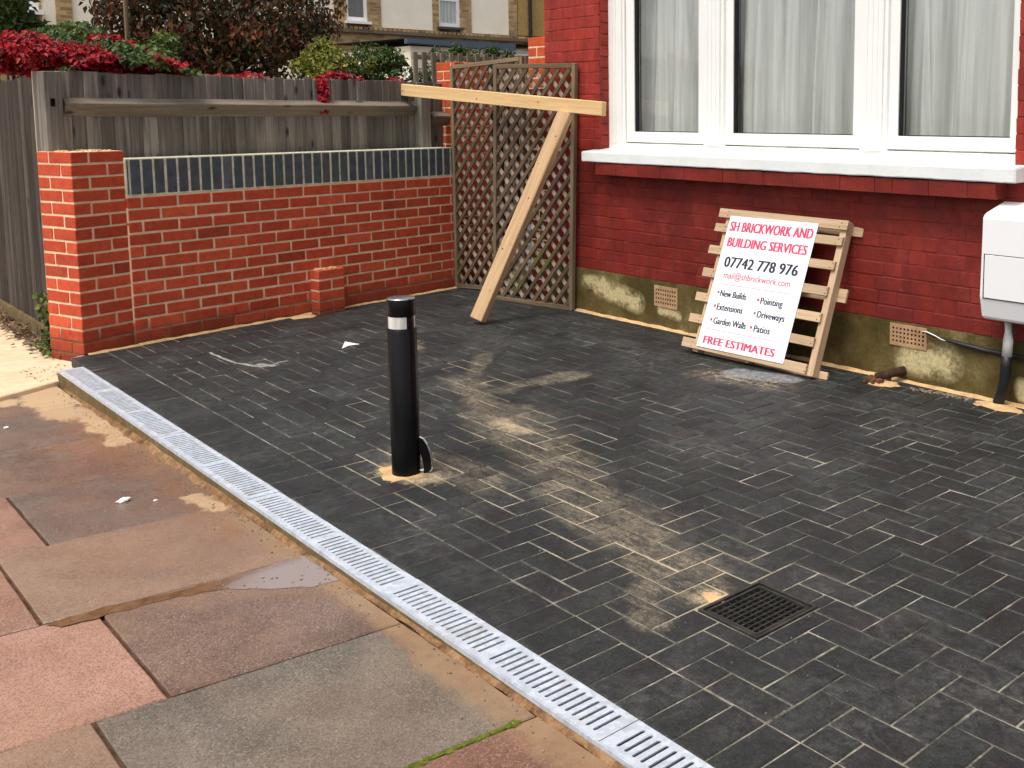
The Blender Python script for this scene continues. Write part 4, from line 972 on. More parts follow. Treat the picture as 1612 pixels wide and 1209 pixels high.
# ------------------------------------------------------------------ meter box, pipes, cable
mb_ = empty('meter_box', (4.5, 2.97, 0.42), 'white plastic meter box on the red wall at the right edge', 'meter box')
def profile(mb, x0, x1, pr_): k = len(pr_); mb.add([(x0, y, z) for y, z in pr_] + [(x1, y, z) for y, z in pr_], [tuple(range(k)), tuple(range(2 * k - 1, k - 1, -1))] + [(i, k + i, k + (i + 1) % k, (i + 1) % k) for i in range(k)])
m_ = MB(); profile(m_, 4.199, 4.80, [(YH - .001, 0.985), (2.80, 0.938), (2.782, 0.92), (2.775, 0.545), (2.80, 0.445), (2.83, 0.43), (YH - .001, 0.43)])
bm = bmesh.new(); me = m_.mesh('casing'); bm.from_mesh(me); bmesh.ops.bevel(bm, geom=bm.edges[:], offset=.006, segments=2, affect='EDGES'); bm.to_mesh(me); bm.free()
put('casing', me, mb_, 'meter_plastic')
dm = chamfer_box(0.52, 0.006, 0.205, 0.002); put('door', dm, mb_, 'meter_plastic', loc=(4.481, 2.7755, 0.645))
sm_ = MB(); sm_.box((4.2165, 2.7738, 0.539), (4.745, 2.7770, 0.7505)); sm_.build('door_seal', 'black_plastic', mb_)
wp = MB(); wp.tube([(4.287, 2.90, 0.435), (4.287, 2.90, 0.33), (4.283, 2.90, 0.245)], 0.024, 16); tag(wp.build('waste_pipe', 'white_pipe_plastic', None, True), 'white plastic pipe coming out under the meter box', 'pipe')
bp_ = MB(); bp_.tube([(4.284, 2.90, 0.252), (4.281, 2.90, 0.20), (4.277, 2.90, 0.13), (4.262, 2.905, 0.07), (4.243, 2.912, 0.02), (4.235, 2.916, -0.01)], [0.027, 0.0265, 0.026, 0.0255, 0.027, 0.027], 14); tag(bp_.build('pipe_sleeve', 'black_plastic', None, True), 'black flexible sleeve joining the white pipe and bending into the paving', 'pipe')
cb = MB(); pts = []
for i in range(46):
    t_ = i / 45; x = 3.80 + 0.75 * t_; q = Vector((x * 11, 0, 0)); pts.append((x, 2.958 - .01 * math.sin(t_ * 9), 0.277 - 0.035 * min(1, t_ * 2.2) + 0.004 * mnoise.noise(q)))
cb.tube(pts, [0.0035 + min(1, i / 14) * 0.010 + 0.002 * mnoise.noise(Vector((i * .8, 3, 0))) for i in range(46)], 8)
tag(cb.build('cable', 'black_plastic', None, True), 'thick black taped cable running along the plinth from the air brick', 'cable')
cb = MB(); cb.tube([(3.775, 2.955, .285), (3.81, 2.948, .290), (3.86, 2.945, .278), (3.905, 2.942, .264), (3.935, 2.944, .262)], 0.0035, 6)
tag(cb.build('cable', 'white_pipe_plastic', None, True), 'thin pale cable end poking over the black cable by the air brick', 'cable')
st = MB(); st.tube([(3.675, 2.965, 0.060), (3.63, 2.90, 0.045), (3.575, 2.845, 0.026)], [0.024, 0.023, 0.021], 12)
pu_ = tag(st.build('pipe_stub', 'old_rust', None, True), 'broken rusty pipe stub at the foot of the plinth below the right air brick', 'pipe')
rb = MB()
for i in range(40): x, y, r_ = 3.575 + R.gauss(0, .028), 2.835 + R.gauss(0, .022), R.uniform(.004, .012); rb.box((x - r_, y - r_, 0.008), (x + r_, y + r_ * .8, .012 + r_ * 1.4))
tag(rb.build('rubble_crumbs', 'clay'), kind='stuff')

# ------------------------------------------------------------------ drain cover recessed in the pavers
mh = empty('drain_cover', (4.81, 0.53, 0), 'square black recessed drain cover set in the block paving', 'drain cover')
x0, y0, x1, y1 = MH
m_ = MB(); e = .010
for a, b in (((x0, y0), (x1, y0 + e)), ((x0, y1 - e), (x1, y1)), ((x0, y0 + e), (x0 + e, y1 - e)), ((x1 - e, y0 + e), (x1, y1 - e))): m_.box((*a, -.05), (*b, 0.004))
m_.build('frame', 'cast_iron', mh)
m_ = MB(); m_.box((x0 + .014, y0 + .014, -.03), (x1 - .014, y1 - .014, -0.012)); m_.build('cover_plate', 'silt', mh)
m_ = MB(); e2 = .016; e3 = .024
for a, b in (((x0 + e2, y0 + e2), (x1 - e2, y0 + e3)), ((x0 + e2, y1 - e3), (x1 - e2, y1 - e2)), ((x0 + e2, y0 + e3), (x0 + e3, y1 - e3)), ((x1 - e3, y0 + e3), (x1 - e2, y1 - e3))): m_.box((*a, -.012), (*b, 0.001))
m_.build('tray_rim', 'cast_iron', mh)
gb = MB()
for i in range(1, 9): x = x0 + e3 + (x1 - x0 - 2 * e3) * i / 9; gb.box((x - .0022, y0 + e3, -.012), (x + .0022, y1 - e3, -.0025))
for i in range(1, 8): y = y0 + e3 + (y1 - y0 - 2 * e3) * i / 8; gb.box((x0 + e3, y - .0014, -.012), (x1 - e3, y + .0014, -.0050))
gb.build('grid', 'cast_iron', mh)

# ------------------------------------------------------------------ parking bollard
bo = empty('bollard', (3.105, 0.368, 0), 'black steel parking bollard with a white reflective band in the middle of the driveway', 'bollard')
c = (3.105, 0.368)
def ring(mb, prof, n=48):
    vs = [(c[0] + r_ * math.cos(2 * math.pi * i / n), c[1] + r_ * math.sin(2 * math.pi * i / n), z) for r_, z in prof for i in range(n)]
    fs = [(j * n + i, j * n + (i + 1) % n, (j + 1) * n + (i + 1) % n, (j + 1) * n + i) for j in range(len(prof) - 1) for i in range(n)]
    fs.append(tuple(range((len(prof) - 1) * n, len(prof) * n))); mb.add(vs, fs)
m_ = MB(); ring(m_, [(.0555, -.02), (.0555, .578), (.0535, .5805), (.0500, .581)]); m_.build('post', 'bollard_paint', bo, True)
m_ = MB(); ring(m_, [(.0500, .575), (.0500, .640)]); m_.build('neck', 'bollard_paint', bo, True)
m_ = MB(); ring(m_, [(.0500, .633), (.0535, .634), (.0540, .637), (.0540, .694), (.0525, .6975), (.049, .699)]); m_.build('cap', 'bollard_paint', bo, True)
for (a0, a1) in ((-2.35, -0.14), (0.60, 1.95), (2.65, 3.4)):
    m_ = MB(); N_ = 18; vs = []
    for z in (.584, .630):
        for i in range(N_ + 1): a = a0 + (a1 - a0) * i / N_; vs.append((c[0] + .0512 * math.cos(a), c[1] + .0512 * math.sin(a), z))
    m_.add(vs, [(i, i + 1, N_ + 2 + i, N_ + 1 + i) for i in range(N_)]); m_.build('reflector', 'reflector', bo, True)
hg = MB(); rt2 = Vector((RT.x, RT.y, 0)).normalized(); base = Vector((c[0], c[1], 0))
arc = [(.054, .145), (.068, .138), (.082, .115), (.093, .082), (.099, .045), (.098, .014)]
pts = [base + rt2 * q[0] + Vector((0, 0, q[1])) for q in arc]
nrm = Vector((-rt2.y, rt2.x, 0)) * .010; vs = []
for (a_, z_), p in zip(arc, pts): q = base + rt2 * (a_ - .028 if a_ > .08 else .054) + Vector((0, 0, z_ - .02)); vs += [p - nrm, p + nrm, q + nrm, q - nrm]
fs = [(i * 4 + j, i * 4 + (j + 1) % 4, (i + 1) * 4 + (j + 1) % 4, (i + 1) * 4 + j) for i in range(5) for j in range(4)] + [(0, 1, 2, 3), (23, 22, 21, 20)]
hg.add(vs, fs); hg.build('lock_hinge', 'bollard_paint', bo)
m_ = MB(); m_.tube([p + rt2 * .002 for p in pts], .0055, 8); m_.build('hinge_edge', 'steel', bo)
m_ = MB(); m_.tube([base + rt2 * .055 + Vector((0, 0, .010)), base + rt2 * .100 + Vector((0, 0, .010))], .007, 8); m_.build('lock_bar', 'steel', bo)
m_ = MB(); ring(m_, [(.0560, .6975 - .001), (.0560, .6985)][:0] or [(.0530, .6965), (.0530, .6995), (.0505, .7000)]); m_.build('cap_sheen', 'steel', bo, True)  # pale steel ring added for the sky reflection on the cap

# ------------------------------------------------------------------ pallet with builder's sign
PO = Vector((2.225, 2.577, 0.038)); U = Vector((0.9992, 0.03997, 0)); V = Vector((-0.0137, 0.3431, 0.9392)).normalized(); U = (U - V * U.dot(V)).normalized(); NN = U.cross(V)  # NN points to the street
def PL(u, v, d=0.0): return PO + U * u + V * v + NN * d
pal = empty('pallet', PL(0.6, 0, -0.05), 'rough wooden pallet leaning on the red wall with the sign on its front', 'pallet')
rows = [(.027, .150, 1.060, .054), (.178, .160, 1.070, .052), (.310, .170, 1.080, .052), (.457, .178, 1.085, .052), (.600, .184, 1.094, .050), (.735, .190, 1.108, .050), (.826, .198, 1.122, .054)]
for i, (v, u0, u1, h) in enumerate(rows):
    plank_between('deck_board', PL(u0, v + R.uniform(-.003, .003), -.009), PL(u1, v - .010 + R.uniform(-.003, .003), -.009), h, .018, V, 'pallet_wood', pal)
    for u in (.232 + v * .05, 1.062 + v * .02, .64):
        for dv in (-.012, .012):
            if u < 1.0 and u > .3: continue
            m_ = MB(); p = PL(u + R.uniform(-.006, .006) + dv * .4, v - (.010 if u > 1 else 0) + dv, .0004); q = p + NN * .0012; m_.tube([p, q], .0032, 6); m_.build('nail_head', 'nail', pal)
for (ub, ut) in ((.250, .268), (.640, .655), (1.078, 1.090)):
    plank_between('stringer', PL(ub, -.015, -.0475), PL(ut, .845, -.0475), .040, .0585, U, 'pallet_wood', pal)
for v, u1 in ((.000, 1.150), (.455, 1.160), (.825, 1.175)):
    plank_between('bottom_board', PL(.22, v, -.0855), PL(u1, v - .01, -.0855), .075, .016, V, 'pallet_wood', pal)
sg = MB(); s0, s1, t0, t1 = .285, .922, .020, .812
def SG(u, v, d=0.0): return PL(u + (v - .4) * .033, v, d)
sg.add([SG(s0, t0, .001), SG(s1, t0, .001), SG(s1, t1, .001), SG(s0, t1, .001), SG(s0, t0, .005), SG(s1, t0, .005), SG(s1, t1, .005), SG(s0, t1, .005)], [(0, 3, 2, 1), (4, 5, 6, 7), (0, 1, 5, 4), (1, 2, 6, 5), (2, 3, 7, 6), (3, 0, 4, 7)])
sb = empty('sign_board', SG(.6, .02, .003), 'white builder sign board with red and black lettering fixed to the pallet', 'sign')
sg.build('board', 'board_white', sb)
for (u, v) in ((s0 + .012, t0 + .012), (s1 - .012, t0 + .014), (s0 + .012, t1 - .012), (s1 - .02, t1 - .016), (.60, t1 - .012), (s1 - .02, .42)):
    m_ = MB(); m_.tube([SG(u, v, .005), SG(u, v, .0065)], .0035, 6); m_.build('screw', 'nail', sb)
def lettering(txt, u0, u1, v0, v1, mat, bold=0.0, fat=0.0):
    cu = bpy.data.curves.new('lettering', 'FONT'); cu.body = txt; cu.size = 1.0; cu.offset = bold; cu.resolution_u = 3; cu.space_character = 1.02
    to = bpy.data.objects.new('tmp_lettering', cu); col.objects.link(to)
    bpy.context.view_layer.update(); dg = bpy.context.evaluated_depsgraph_get()
    me = bpy.data.meshes.new_from_object(to.evaluated_get(dg)); bpy.data.objects.remove(to); bpy.data.curves.remove(cu)
    xs = [v.co.x for v in me.vertices]; cap = 0.73 if not bold else 0.73 + bold * 2     # cap height of the built-in face
    xa, xb = min(xs), max(xs)
    uv = [(u0 + fat + (v.co.x - xa) / (xb - xa) * (u1 - u0 - 2 * fat), v0 + (v.co.y + bold) / cap * (v1 - v0)) for v in me.vertices]
    fcs = [tuple(p.vertices) for p in me.polygons]; nvt = len(uv); vs = []; fs = []
    for k, du in enumerate((0.0,) if not fat else (-fat, -fat / 3, fat / 3, fat)):     # heavy strokes: the face struck three times, a hair apart
        vs += [tuple(SG(a + du, b, .0056 + .00012 * k)) for a, b in uv]; fs += [tuple(i + k * nvt for i in f) for f in fcs]
    me = bpy.data.meshes.new('lettering'); me.from_pydata(vs, [], fs); return put('lettering', me, sb, mat)
lettering('SH BRICKWORK AND', .301, .906, .722, .783, 'print_red', .0, .0036)
lettering('BUILDING SERVICES', .313, .894, .628, .686, 'print_red', .0, .0036)
lettering('07742 778 976', .329, .868, .505, .571, 'print_charcoal', .0, .0036)
lettering('mail@shbrickwork.com', .352, .838, .4390, .4790, 'print_red', .0, .0007)
for (txt, u0, u1, v0) in (('New Builds', .361, .558, .3300), ('Extensions', .361, .558, .2490), ('Garden Walls', .363, .610, .1660), ('Pointing', .664, .823, .3220), ('Driveways', .664, .860, .2440), ('Patios', .667, .784, .1620)):
    lettering(txt, u0, u1, v0, v0 + .040, 'print_charcoal', .0, .0019)
    m_ = MB(); k = 14; cu_, cv_ = (.345 if u0 < .5 else .646), v0 + .021
    m_.add([SG(cu_ + .0085 * math.cos(2 * math.pi * i / k), cv_ + .0085 * math.sin(2 * math.pi * i / k), .0056) for i in range(k)], [tuple(range(k))]); m_.build('bullet_dot', 'print_red', sb)
lettering('FREE ESTIMATES', .325, .852, .045, .091, 'print_red', .0, .0038)
for (a, b, v) in ((.340, .860, .4020), (.330, .855, .1310)):
    m_ = MB(); m_.add([SG(a, v - .0012, .0056), SG(b, v - .0012, .0056), SG(b, v + .0012, .0056), SG(a, v + .0012, .0056)], [(0, 1, 2, 3)]); m_.build('rule_line', 'print_red', sb)

# ------------------------------------------------------------------ trellis panels, timbers
def trellis(BL, BRt, TL, TR, label, out, back_only=False, nu=8, seed=1):
    BL, BRt, TL, TR, out = map(Vector, (BL, BRt, TL, TR, out)); rr = random.Random(seed)
    Wd, Hg = (BRt - BL).length, (TL - BL).length
    def P(u, v, d=0): a = BL.lerp(BRt, u / Wd); b = TL.lerp(TR, u / Wd); return a.lerp(b, v / Hg) + out * d
    t_ = empty('trellis', P(Wd / 2, 0), label, 'trellis', 'weathered trellis panels across the side passage')
    f = 0.032
    ux = (BRt - BL).normalized(); vz = (TL - BL).normalized()
    plank_between('stile', P(f / 2, 0), P(f / 2, Hg), f, .036, ux, 'frame_wood', t_); plank_between('stile', P(Wd - f / 2, 0), P(Wd - f / 2, Hg), f, .036, ux, 'frame_wood', t_)
    plank_between('rail', P(f, f / 2), P(Wd - f, f / 2), f, .034, vz, 'frame_wood', t_); plank_between('rail', P(f, Hg - f / 2), P(Wd - f, Hg - f / 2), f, .034, vz, 'frame_wood', t_)
    pitch = .106
    for dr, dep, mat in ((1, .009, 'lath_wood'), (-1, -.004, 'back_lath_wood')):
        dr = dr * .82; s_ = -Hg * .82 if dr > 0 else 0.0; s_ += .03
        end = Wd if dr > 0 else Wd + Hg * .82
        while s_ < end:
            # line u = s_ + dr*v
            pts = []
            for v in (f * .6, Hg - f * .6):
                u = s_ + dr * v
                if f * .6 <= u <= Wd - f * .6: pts.append((u, v))
            for u in (f * .6, Wd - f * .6):
                v = (u - s_) / dr
                if f * .6 < v < Hg - f * .6: pts.append((u, v))
            if len(pts) == 2 and math.dist(*pts) > .06:
                j = rr.uniform(-.004, .004); a, b = pts
                if a[1] > b[1]: a, b = b, a
                d = (P(*b) - P(*a)).normalized()
                plank_between('lath', P(a[0] + j, a[1], dep), P(b[0] + j, b[1], dep), .0285, .009, d.cross(out), mat, t_)
            s_ += pitch + rr.uniform(-.004, .004)
    return t_
trellis((-.555, 2.865, 0), (.227, 3.010, .03), (-.555, 2.872, 1.790), (.222, 3.018, 1.835), 'left trellis panel with a sloping top rail next to the garden wall', (sw, -cw, 0), seed=3)
trellis((.117, 2.785, 0), (.905, 2.930, 0), (.168, 2.800, 1.770), (.958, 2.945, 1.755), 'right trellis panel standing against the corner of the red house', (sw, -cw, 0), seed=5)

bm_ = empty('timber_beam', (0.33, 2.7, 1.5), 'long new pine beam laid across the top of the trellis panels', 'timber')
a, b = Vector((-.760, 2.555, 1.598)), Vector((1.385, 2.835, 1.437))
d = (b - a).normalized(); upv = Vector((0, 0, 1)); upv = (upv - d * upv.dot(d)).normalized()
plank_between('beam', a, b, .094, .046, upv, 'new_pine', bm_)
fn = d.cross(upv).normalized(); fn = fn if fn.y < 0 else -fn
for (t_, h_) in ((.012, -.005), (.42, -.012), (.72, .005)):
    m_ = MB(); p = a.lerp(b, t_) + fn * .0231 + upv * h_; m_.tube([p, p + fn * .0008], .006, 8); m_.build('knot', 'knot', bm_)
pr_ = empty('timber_prop', (0.84, 2.17, 0), 'sawn timber prop leaning up to the beam in front of the trellis', 'timber')
foot, top = Vector((.842, 2.165, .030)), Vector((1.052, 2.775, 1.415))
sidev = (at_z(762, 514) - at_z(736, 509)).normalized()
plank_between('prop', foot, top, .102, .060, Vector((0.93, 0.36, 0)), 'sawn_timber', pr_)

pd = (top - foot).normalized(); ps = Vector((0.93, 0.36, 0)); ps = (ps - pd * ps.dot(pd)).normalized(); pn = pd.cross(ps).normalized(); pn = pn if pn.y < 0 else -pn
for (t_, h_, r_) in ((.14, .018, .005), (.33, -.020, .007), (.36, .030, .003), (.58, .012, .006), (.74, -.028, .004), (.88, .020, .006), (.90, -.012, .003)):
    m_ = MB(); p = foot.lerp(top, t_) + pn * .0302 + ps * h_; m_.tube([p, p + pn * .0007], r_, 8); m_.build('knot', 'knot', pr_)
# rubble bags and broken boards in the passage behind the trellis
for i, (x, y, z, s_, lb) in enumerate(((0.02, 3.35, .55, .20, 'topmost crumpled white rubble bag behind the trellis'), (-.10, 3.5, .22, .26, 'large white rubble bag on the ground behind the trellis'), (.20, 3.28, .20, .17, 'small white rubble bag behind the right trellis panel'))):
    bm = bmesh.new(); bmesh.ops.create_icosphere(bm, subdivisions=3, radius=s_)
    for v in bm.verts: q = v.co * 6 + Vector((i * 3, 0, 0)); v.co *= 1 + .35 * mnoise.noise(q) + .2 * abs(mnoise.noise(q * 2.7)); v.co.z *= .9; v.co.z = max(v.co.z, -z + .0)
    me = bpy.data.meshes.new('rubble_bag'); bm.to_mesh(me); bm.free(); tag(put('rubble_bag', me, None, 'rubble_bag', loc=(x, y, z)), lb, 'bag', 'rubble bags in the side passage')
for i, (p0, p1, lb) in enumerate((((-.4, 3.3, .0), (-.15, 3.6, 1.5), 'old board leaning in the dark passage behind the left trellis'), ((.25, 3.25, 0), (.05, 3.7, 1.35), 'broken board leaning behind the rubble bags'), ((-.2, 3.25, .02), (.3, 3.5, .75), 'short board lying askew over the rubble bags'))):
    t_ = empty('loose_board', p0, lb, 'board', 'old boards in the side passage'); plank_between('board', p0, p1, .12, .02, (1, 0, 0), 'rail_wood', t_)
pw = MB(); pw.box((-1.0, 3.95, -.1), (.545, 4.0, 1.75)); tag(pw.build('passage_shade_gate', 'side_fence_wood'), 'dark boarded gate set close as a stand-in for the shade in the side passage', 'gate')  # gate set close and coloured dark to make the passage look shaded

# ------------------------------------------------------------------ close-board fences
fe = empty('board_fence', W(-.29, 1.4, -.15), 'weathered grey feather-edge fence standing behind the garden wall', 'fence')
y = 0.075; i = 0
FX = -.300
while y < 3.05:
    wd = R.uniform(.078, .104); zt = 1.662 + R.uniform(-.008, .008)
    me = chamfer_box(wd, .014, zt + .15, .002, .0012, R)
    m = Matrix.Translation(W(FX + R.uniform(-.002, .002), y + wd / 2, (zt - .15) / 2)) @ Matrix.Rotation(WR + math.pi / 2 + .12 + R.uniform(-.03, .03), 4, 'Z') @ Matrix.Rotation(R.uniform(-.006, .006), 4, 'Y')
    put('board', me, fe, 'fence_wood', m); y += wd - R.uniform(.004, .009)
m = []
rl = MB(); prf = [(.0, .004), (.064, -.028), (.067, -.033), (.064, -.040), (.0, -.112)]
def rail_z(y, z): pass
for (ya, yb, z) in ((.105, 2.76, 1.503), (2.90, 3.1, 1.42)):
    rl = MB(); k = len(prf); N_ = 30; vs = []
    for i in range(N_ + 1):
        yy = ya + (yb - ya) * i / N_; tp = min(1.0, (i + 1.5) / 3, (N_ - i + 1.5) / 3) if z > 1.45 else 1
        for (dx, dz) in prf: vs.append(W(FX + .009 + dx * tp, yy, z + dz + .0015 * math.sin(yy * 7)))
    rl.add(vs, [(i * k + j, i * k + (j + 1) % k, (i + 1) * k + (j + 1) % k, (i + 1) * k + j) for i in range(N_) for j in range(k)] + [tuple(range(k)), tuple(range(len(vs) - 1, len(vs) - 1 - k, -1))])
    me = rl.mesh('arris_rail')
    # grain should run along the rail: give the mesh a local frame with z along it
    mm = Matrix.Translation(W(FX, ya, z)) @ Matrix.Rotation(WR, 4, 'Z') @ Matrix.Rotation(-math.pi / 2, 4, 'X'); me.transform(mm.inverted()); put('arris_rail', me, fe, 'rail_wood', mm)
for (y, x, wd, zt) in ((-.005, FX + .01, .10, 1.660), (2.775, FX + .035, .095, 1.60)):
    me = chamfer_box(.10, wd, zt + .25, .004, .002, R); put('post', me, fe, 'fence_wood', Matrix.Translation(W(x, y + .04, (zt - .25) / 2)) @ Matrix.Rotation(WR, 4, 'Z'))
mo = MB(); mo.box((FX + .0605, .016, 1.455), (FX + .0620, .040, 1.500), lambda v: W(*v)); mo.build('mortice', 'void', fe)

f2 = empty('board_fence', (-1.2, .03, -.2), 'dark feather-edge fence running left from behind the brick pillar', 'fence')
x = -.375; i = 0
while x > -3.6:
    wd = R.uniform(.085, .11); zt = 1.672 - .035 * (-.375 - x) + R.uniform(-.004, .004)
    me = chamfer_box(wd, .012, zt - .02, .002, .001, R); put('board', me, f2, 'side_fence_wood', Matrix.Translation((x - wd / 2, .022 + R.uniform(-.002, .002), (zt + .02) / 2)) @ Matrix.Rotation(.10 + R.uniform(-.03, .03), 4, 'Z')); x -= wd - .012
m_ = MB(); m_.box((-3.6, -.005, -.20), (-.36, .035, .035)); m_.build('gravel_board', 'dirty_channel_side', f2)
tp_ = at_y(56.5, 170, -.055); me = chamfer_box(.020, .022, 1.86, .002, .001, R); put('corner_trim', me, f2, 'pale_wood', Matrix.Translation((tp_.x, -.055, .735)))

# ------------------------------------------------------------------ foliage
def leaf_mesh(name, items, mat, parent=None, fold=.25):
    vs, fs, tint = [], [], []
    for (p, d, nrm, L, wd, t_) in items:
        d = d.normalized(); s_ = d.cross(nrm); s_ = s_.normalized() if s_.length > 1e-4 else Vector((1, 0, 0)); nn = s_.cross(d)
        b = len(vs)
        vs += [p, p + d * L * .42 + s_ * wd * .5 + nn * wd * fold, p + d * L, p + d * L * .42 - s_ * wd * .5 + nn * wd * fold]
        fs += [(b, b + 1, b + 2), (b, b + 2, b + 3)]; tint += [t_, t_]
    me = bpy.data.meshes.new(name); me.from_pydata([tuple(v) for v in vs], [], fs)
    at_ = me.attributes.new('tint', 'FLOAT', 'FACE'); at_.data.foreach_set('value', tint)
    return put(name, me, parent, mat)
rf = random.Random(21)
def rvec(): 
    while True:
        v = Vector([rf.uniform(-1, 1) for _ in range(3)])
        if .05 < v.length < 1: return v.normalized()
def crown_items(blobs, n, L, droop=.5, tb=(0, 1), inner=.35):
    it = []; tot = sum(b[2] for b in blobs)
    for _ in range(n):
        r_ = rf.uniform(0, tot)
        for (c_, rad, wt) in blobs:
            r_ -= wt
            if r_ <= 0: break
        v = rvec(); rr = rf.uniform(inner, 1.0) ** .6
        p = Vector((c_[0] + v.x * rad[0] * rr, c_[1] + v.y * rad[1] * rr, c_[2] + v.z * rad[2] * rr))
        cl = mnoise.noise(p * 3.2)
        if cl < -.18 and rf.random() < .75: continue
        d = (rvec() + Vector((0, 0, -droop))).normalized(); nn = (v + rvec() * .7 + Vector((0, 0, .5))).normalized(); l_ = L * rf.uniform(.6, 1.25)
        t_ = min(1, max(0, tb[0] + (tb[1] - tb[0]) * (rf.random() * .65 + .35 * (cl + .5))))
        it.append((p, d, nn, l_, l_ * rf.uniform(.45, .65), t_))
    return it
def limbs(mb, base, tips, r0):
    for tp in tips:
        base_, tp = Vector(base), Vector(tp); mid = base_.lerp(tp, .5) + rvec() * .08
        mb.tube([base_, mid, tp], [r0, r0 * .6, r0 * .2], 7)
# bronze-leaved tree behind the fence
tr_ = empty('tree', (-5.6, 3.0, -.2), 'bronze-leaved tree growing behind the fence', 'tree')
blobs = []
for (px, py, rr, wt) in ((215, 20, .42, 2.2), (180, -25, .40, 1), (270, 40, .50, 3), (330, 20, .60, 4), (335, 75, .50, 3), (400, 30, .60, 4), (400, 85, .46, 2.6), (455, 20, .50, 3), (470, 60, .36, 1.6), (510, 45, .24, .7), (430, -40, .7, 3), (320, -60, .8, 4), (240, -50, .6, 2.4), (270, 90, .30, 1), (345, 118, .3, 1), (180, 15, .26, .8), (445, 105, .34, 1.2), (505, 0, .34, .9)):
    X = rf.uniform(-6.1, -5.1); q = at_x(px, py, X); blobs.append(((q.x, q.y, q.z), (rr * 1.1, rr, rr * .9), wt))
leaf_mesh('crown', crown_items(blobs, 14500, .080, 1.1, (-.15, 1)), 'leaf_bronze', tr_)
m_ = MB(); bs = at_x(345, 130, -5.6); bs = Vector((bs.x, bs.y, -.2)); m_.tube([bs, bs + Vector((.03, .02, 1.2)), bs + Vector((0, -.03, 2.0))], [.10, .08, .065], 9)
limbs(m_, bs + Vector((0, -.03, 1.9)), [b[0] for b in blobs], .042); m_.build('trunk', 'bark', tr_, True)
q = at_x(200, 60, -4.2); m_ = MB(); m_.tube([(q.x, q.y, -.1), (q.x + .02, q.y, 3.2)], .022, 7); tag(m_.build('garden_stake', 'frame_wood'), 'thin pale stake in front of the bronze tree', 'stake')
# red virginia creeper spilling over the fences
def mound(items, n, fn, L, tb=(0, 1), hang=0.0):
    for _ in range(n):
        p, up_ = fn(); 
        if p is None: continue
        cl = mnoise.noise(p * 6); d = (Vector((rf.uniform(-1, 1), rf.uniform(-1, 1), -.6 - hang))).normalized()
        nn = (up_ + rvec() * .55).normalized(); l_ = L * rf.uniform(.6, 1.3)
        items.append((p, d, nn, l_, l_ * rf.uniform(.7, .95), min(1, max(0, tb[0] + (tb[1] - tb[0]) * (rf.random() * .7 + .3 * (cl + .5))))))
def side_fn():                        # over the side fence, height dying out towards the house
    y = rf.uniform(-.1, 1.30) ; h = .045 + .20 * max(0, 1 - y / .95) ** .8 + .03 * mnoise.noise(Vector((y * 9, 0, 0)))
    if y > .92: h = .02
    if y < -.1: return None, None
    t_ = rf.random(); x = FX - .03 - .38 * t_ * (1.1 - .5 * max(0, y)); z = 1.66 + h * math.sin(math.pi * min(1, .2 + .8 * t_)) * rf.uniform(.7, 1.05) - .10 * (1 - t_) * rf.random()
    return W(x, y, z), W(.5, 0, .9)
it = []; mound(it, 9000, side_fn, .034, (-.05, 1.1))
def left_fn():
    x = rf.uniform(-2.9, -.30); k = 1.0 if x < -1.2 else max(.28, (-.30 - x) / .9 * .75 + .25); t_ = rf.random(); h = (.09 + .25 * k * (1 + .3 * mnoise.noise(Vector((x * 3, 0, 5)))))
    p = Vector((x, .03 + .75 * t_, 1.66 + h * math.sin(math.pi * min(1, .12 + t_ * .75)) * rf.uniform(.8, 1.05) - .06 * (1 - t_)))
    if mnoise.noise(Vector((x * 2.6, t_ * 2.2, 9))) > .02 + .2 * mnoise.noise(Vector((x * 9, t_ * 9, 2))): return None, None
    return p, Vector((.2, -.6, .8))
mound(it, 12500, left_fn, .042, (-.1, 1.1))
def strand_fn(y0=1.86, y1=1.93, z0=1.40, z1=1.67):
    return W(FX + .02 + rf.uniform(0, .02), rf.uniform(y0, y1) + .02 * (1.6 - z0), rf.uniform(z0 + .04, z1)), W(1, -.3, .2)
mound(it, 170, lambda: strand_fn(), .038, (.2, 1), .5)
def clump(y0, y1, h):
    def f_():
        y = rf.uniform(y0, y1); t_ = rf.random(); q = math.sin(math.pi * (y - y0) / (y1 - y0)); return W(FX - .02 - .22 * t_, y, 1.655 + h * q * rf.uniform(.5, 1) * math.sin(math.pi * min(1, .25 + t_ * .7))), W(.5, 0, .9)
    return f_
mound(it, 700, clump(1.95, 2.32, .085), .045); mound(it, 260, clump(1.28, 1.52, .05), .045); mound(it, 120, clump(2.60, 2.72, .05), .04)
vc = empty('creeper', (-.5, .3, 0), 'crimson creeper with red autumn leaves spilling over the top of the fence', 'climber'); leaf_mesh('foliage', it, 'leaf_red', vc)
m_ = MB()
for k in range(7): x = -.5 - k * .35; m_.tube([(x, .35, -.2), (x + rf.uniform(-.1, .1), .3, 1.0), (x + rf.uniform(-.2, .2), .25, 1.85)], [.018, .013, .006], 6)
m_.build('stems', 'bark', vc, True)
it = []
def ivy_fn():
    x = rf.uniform(-2.6, -.32); t_ = rf.random(); k = 1.0 if x < -1.2 else max(.0, (-.30 - x) / .9)
    if mnoise.noise(Vector((x * 2.6, t_ * 2.2, 9))) < .0: return None, None
    return Vector((x, .05 + .8 * t_, 1.64 + (.10 + .29 * k) * math.sin(math.pi * min(1, .12 + t_ * .75)) * rf.uniform(.7, 1.1))), Vector((.2, -.5, .8))
mound(it, 9500, ivy_fn, .040, (0, .95))
iv = empty('ivy', (-1.6, .6, 0), 'green ivy tangled among the red creeper at the left', 'climber'); leaf_mesh('foliage', it, 'leaf_green', iv)
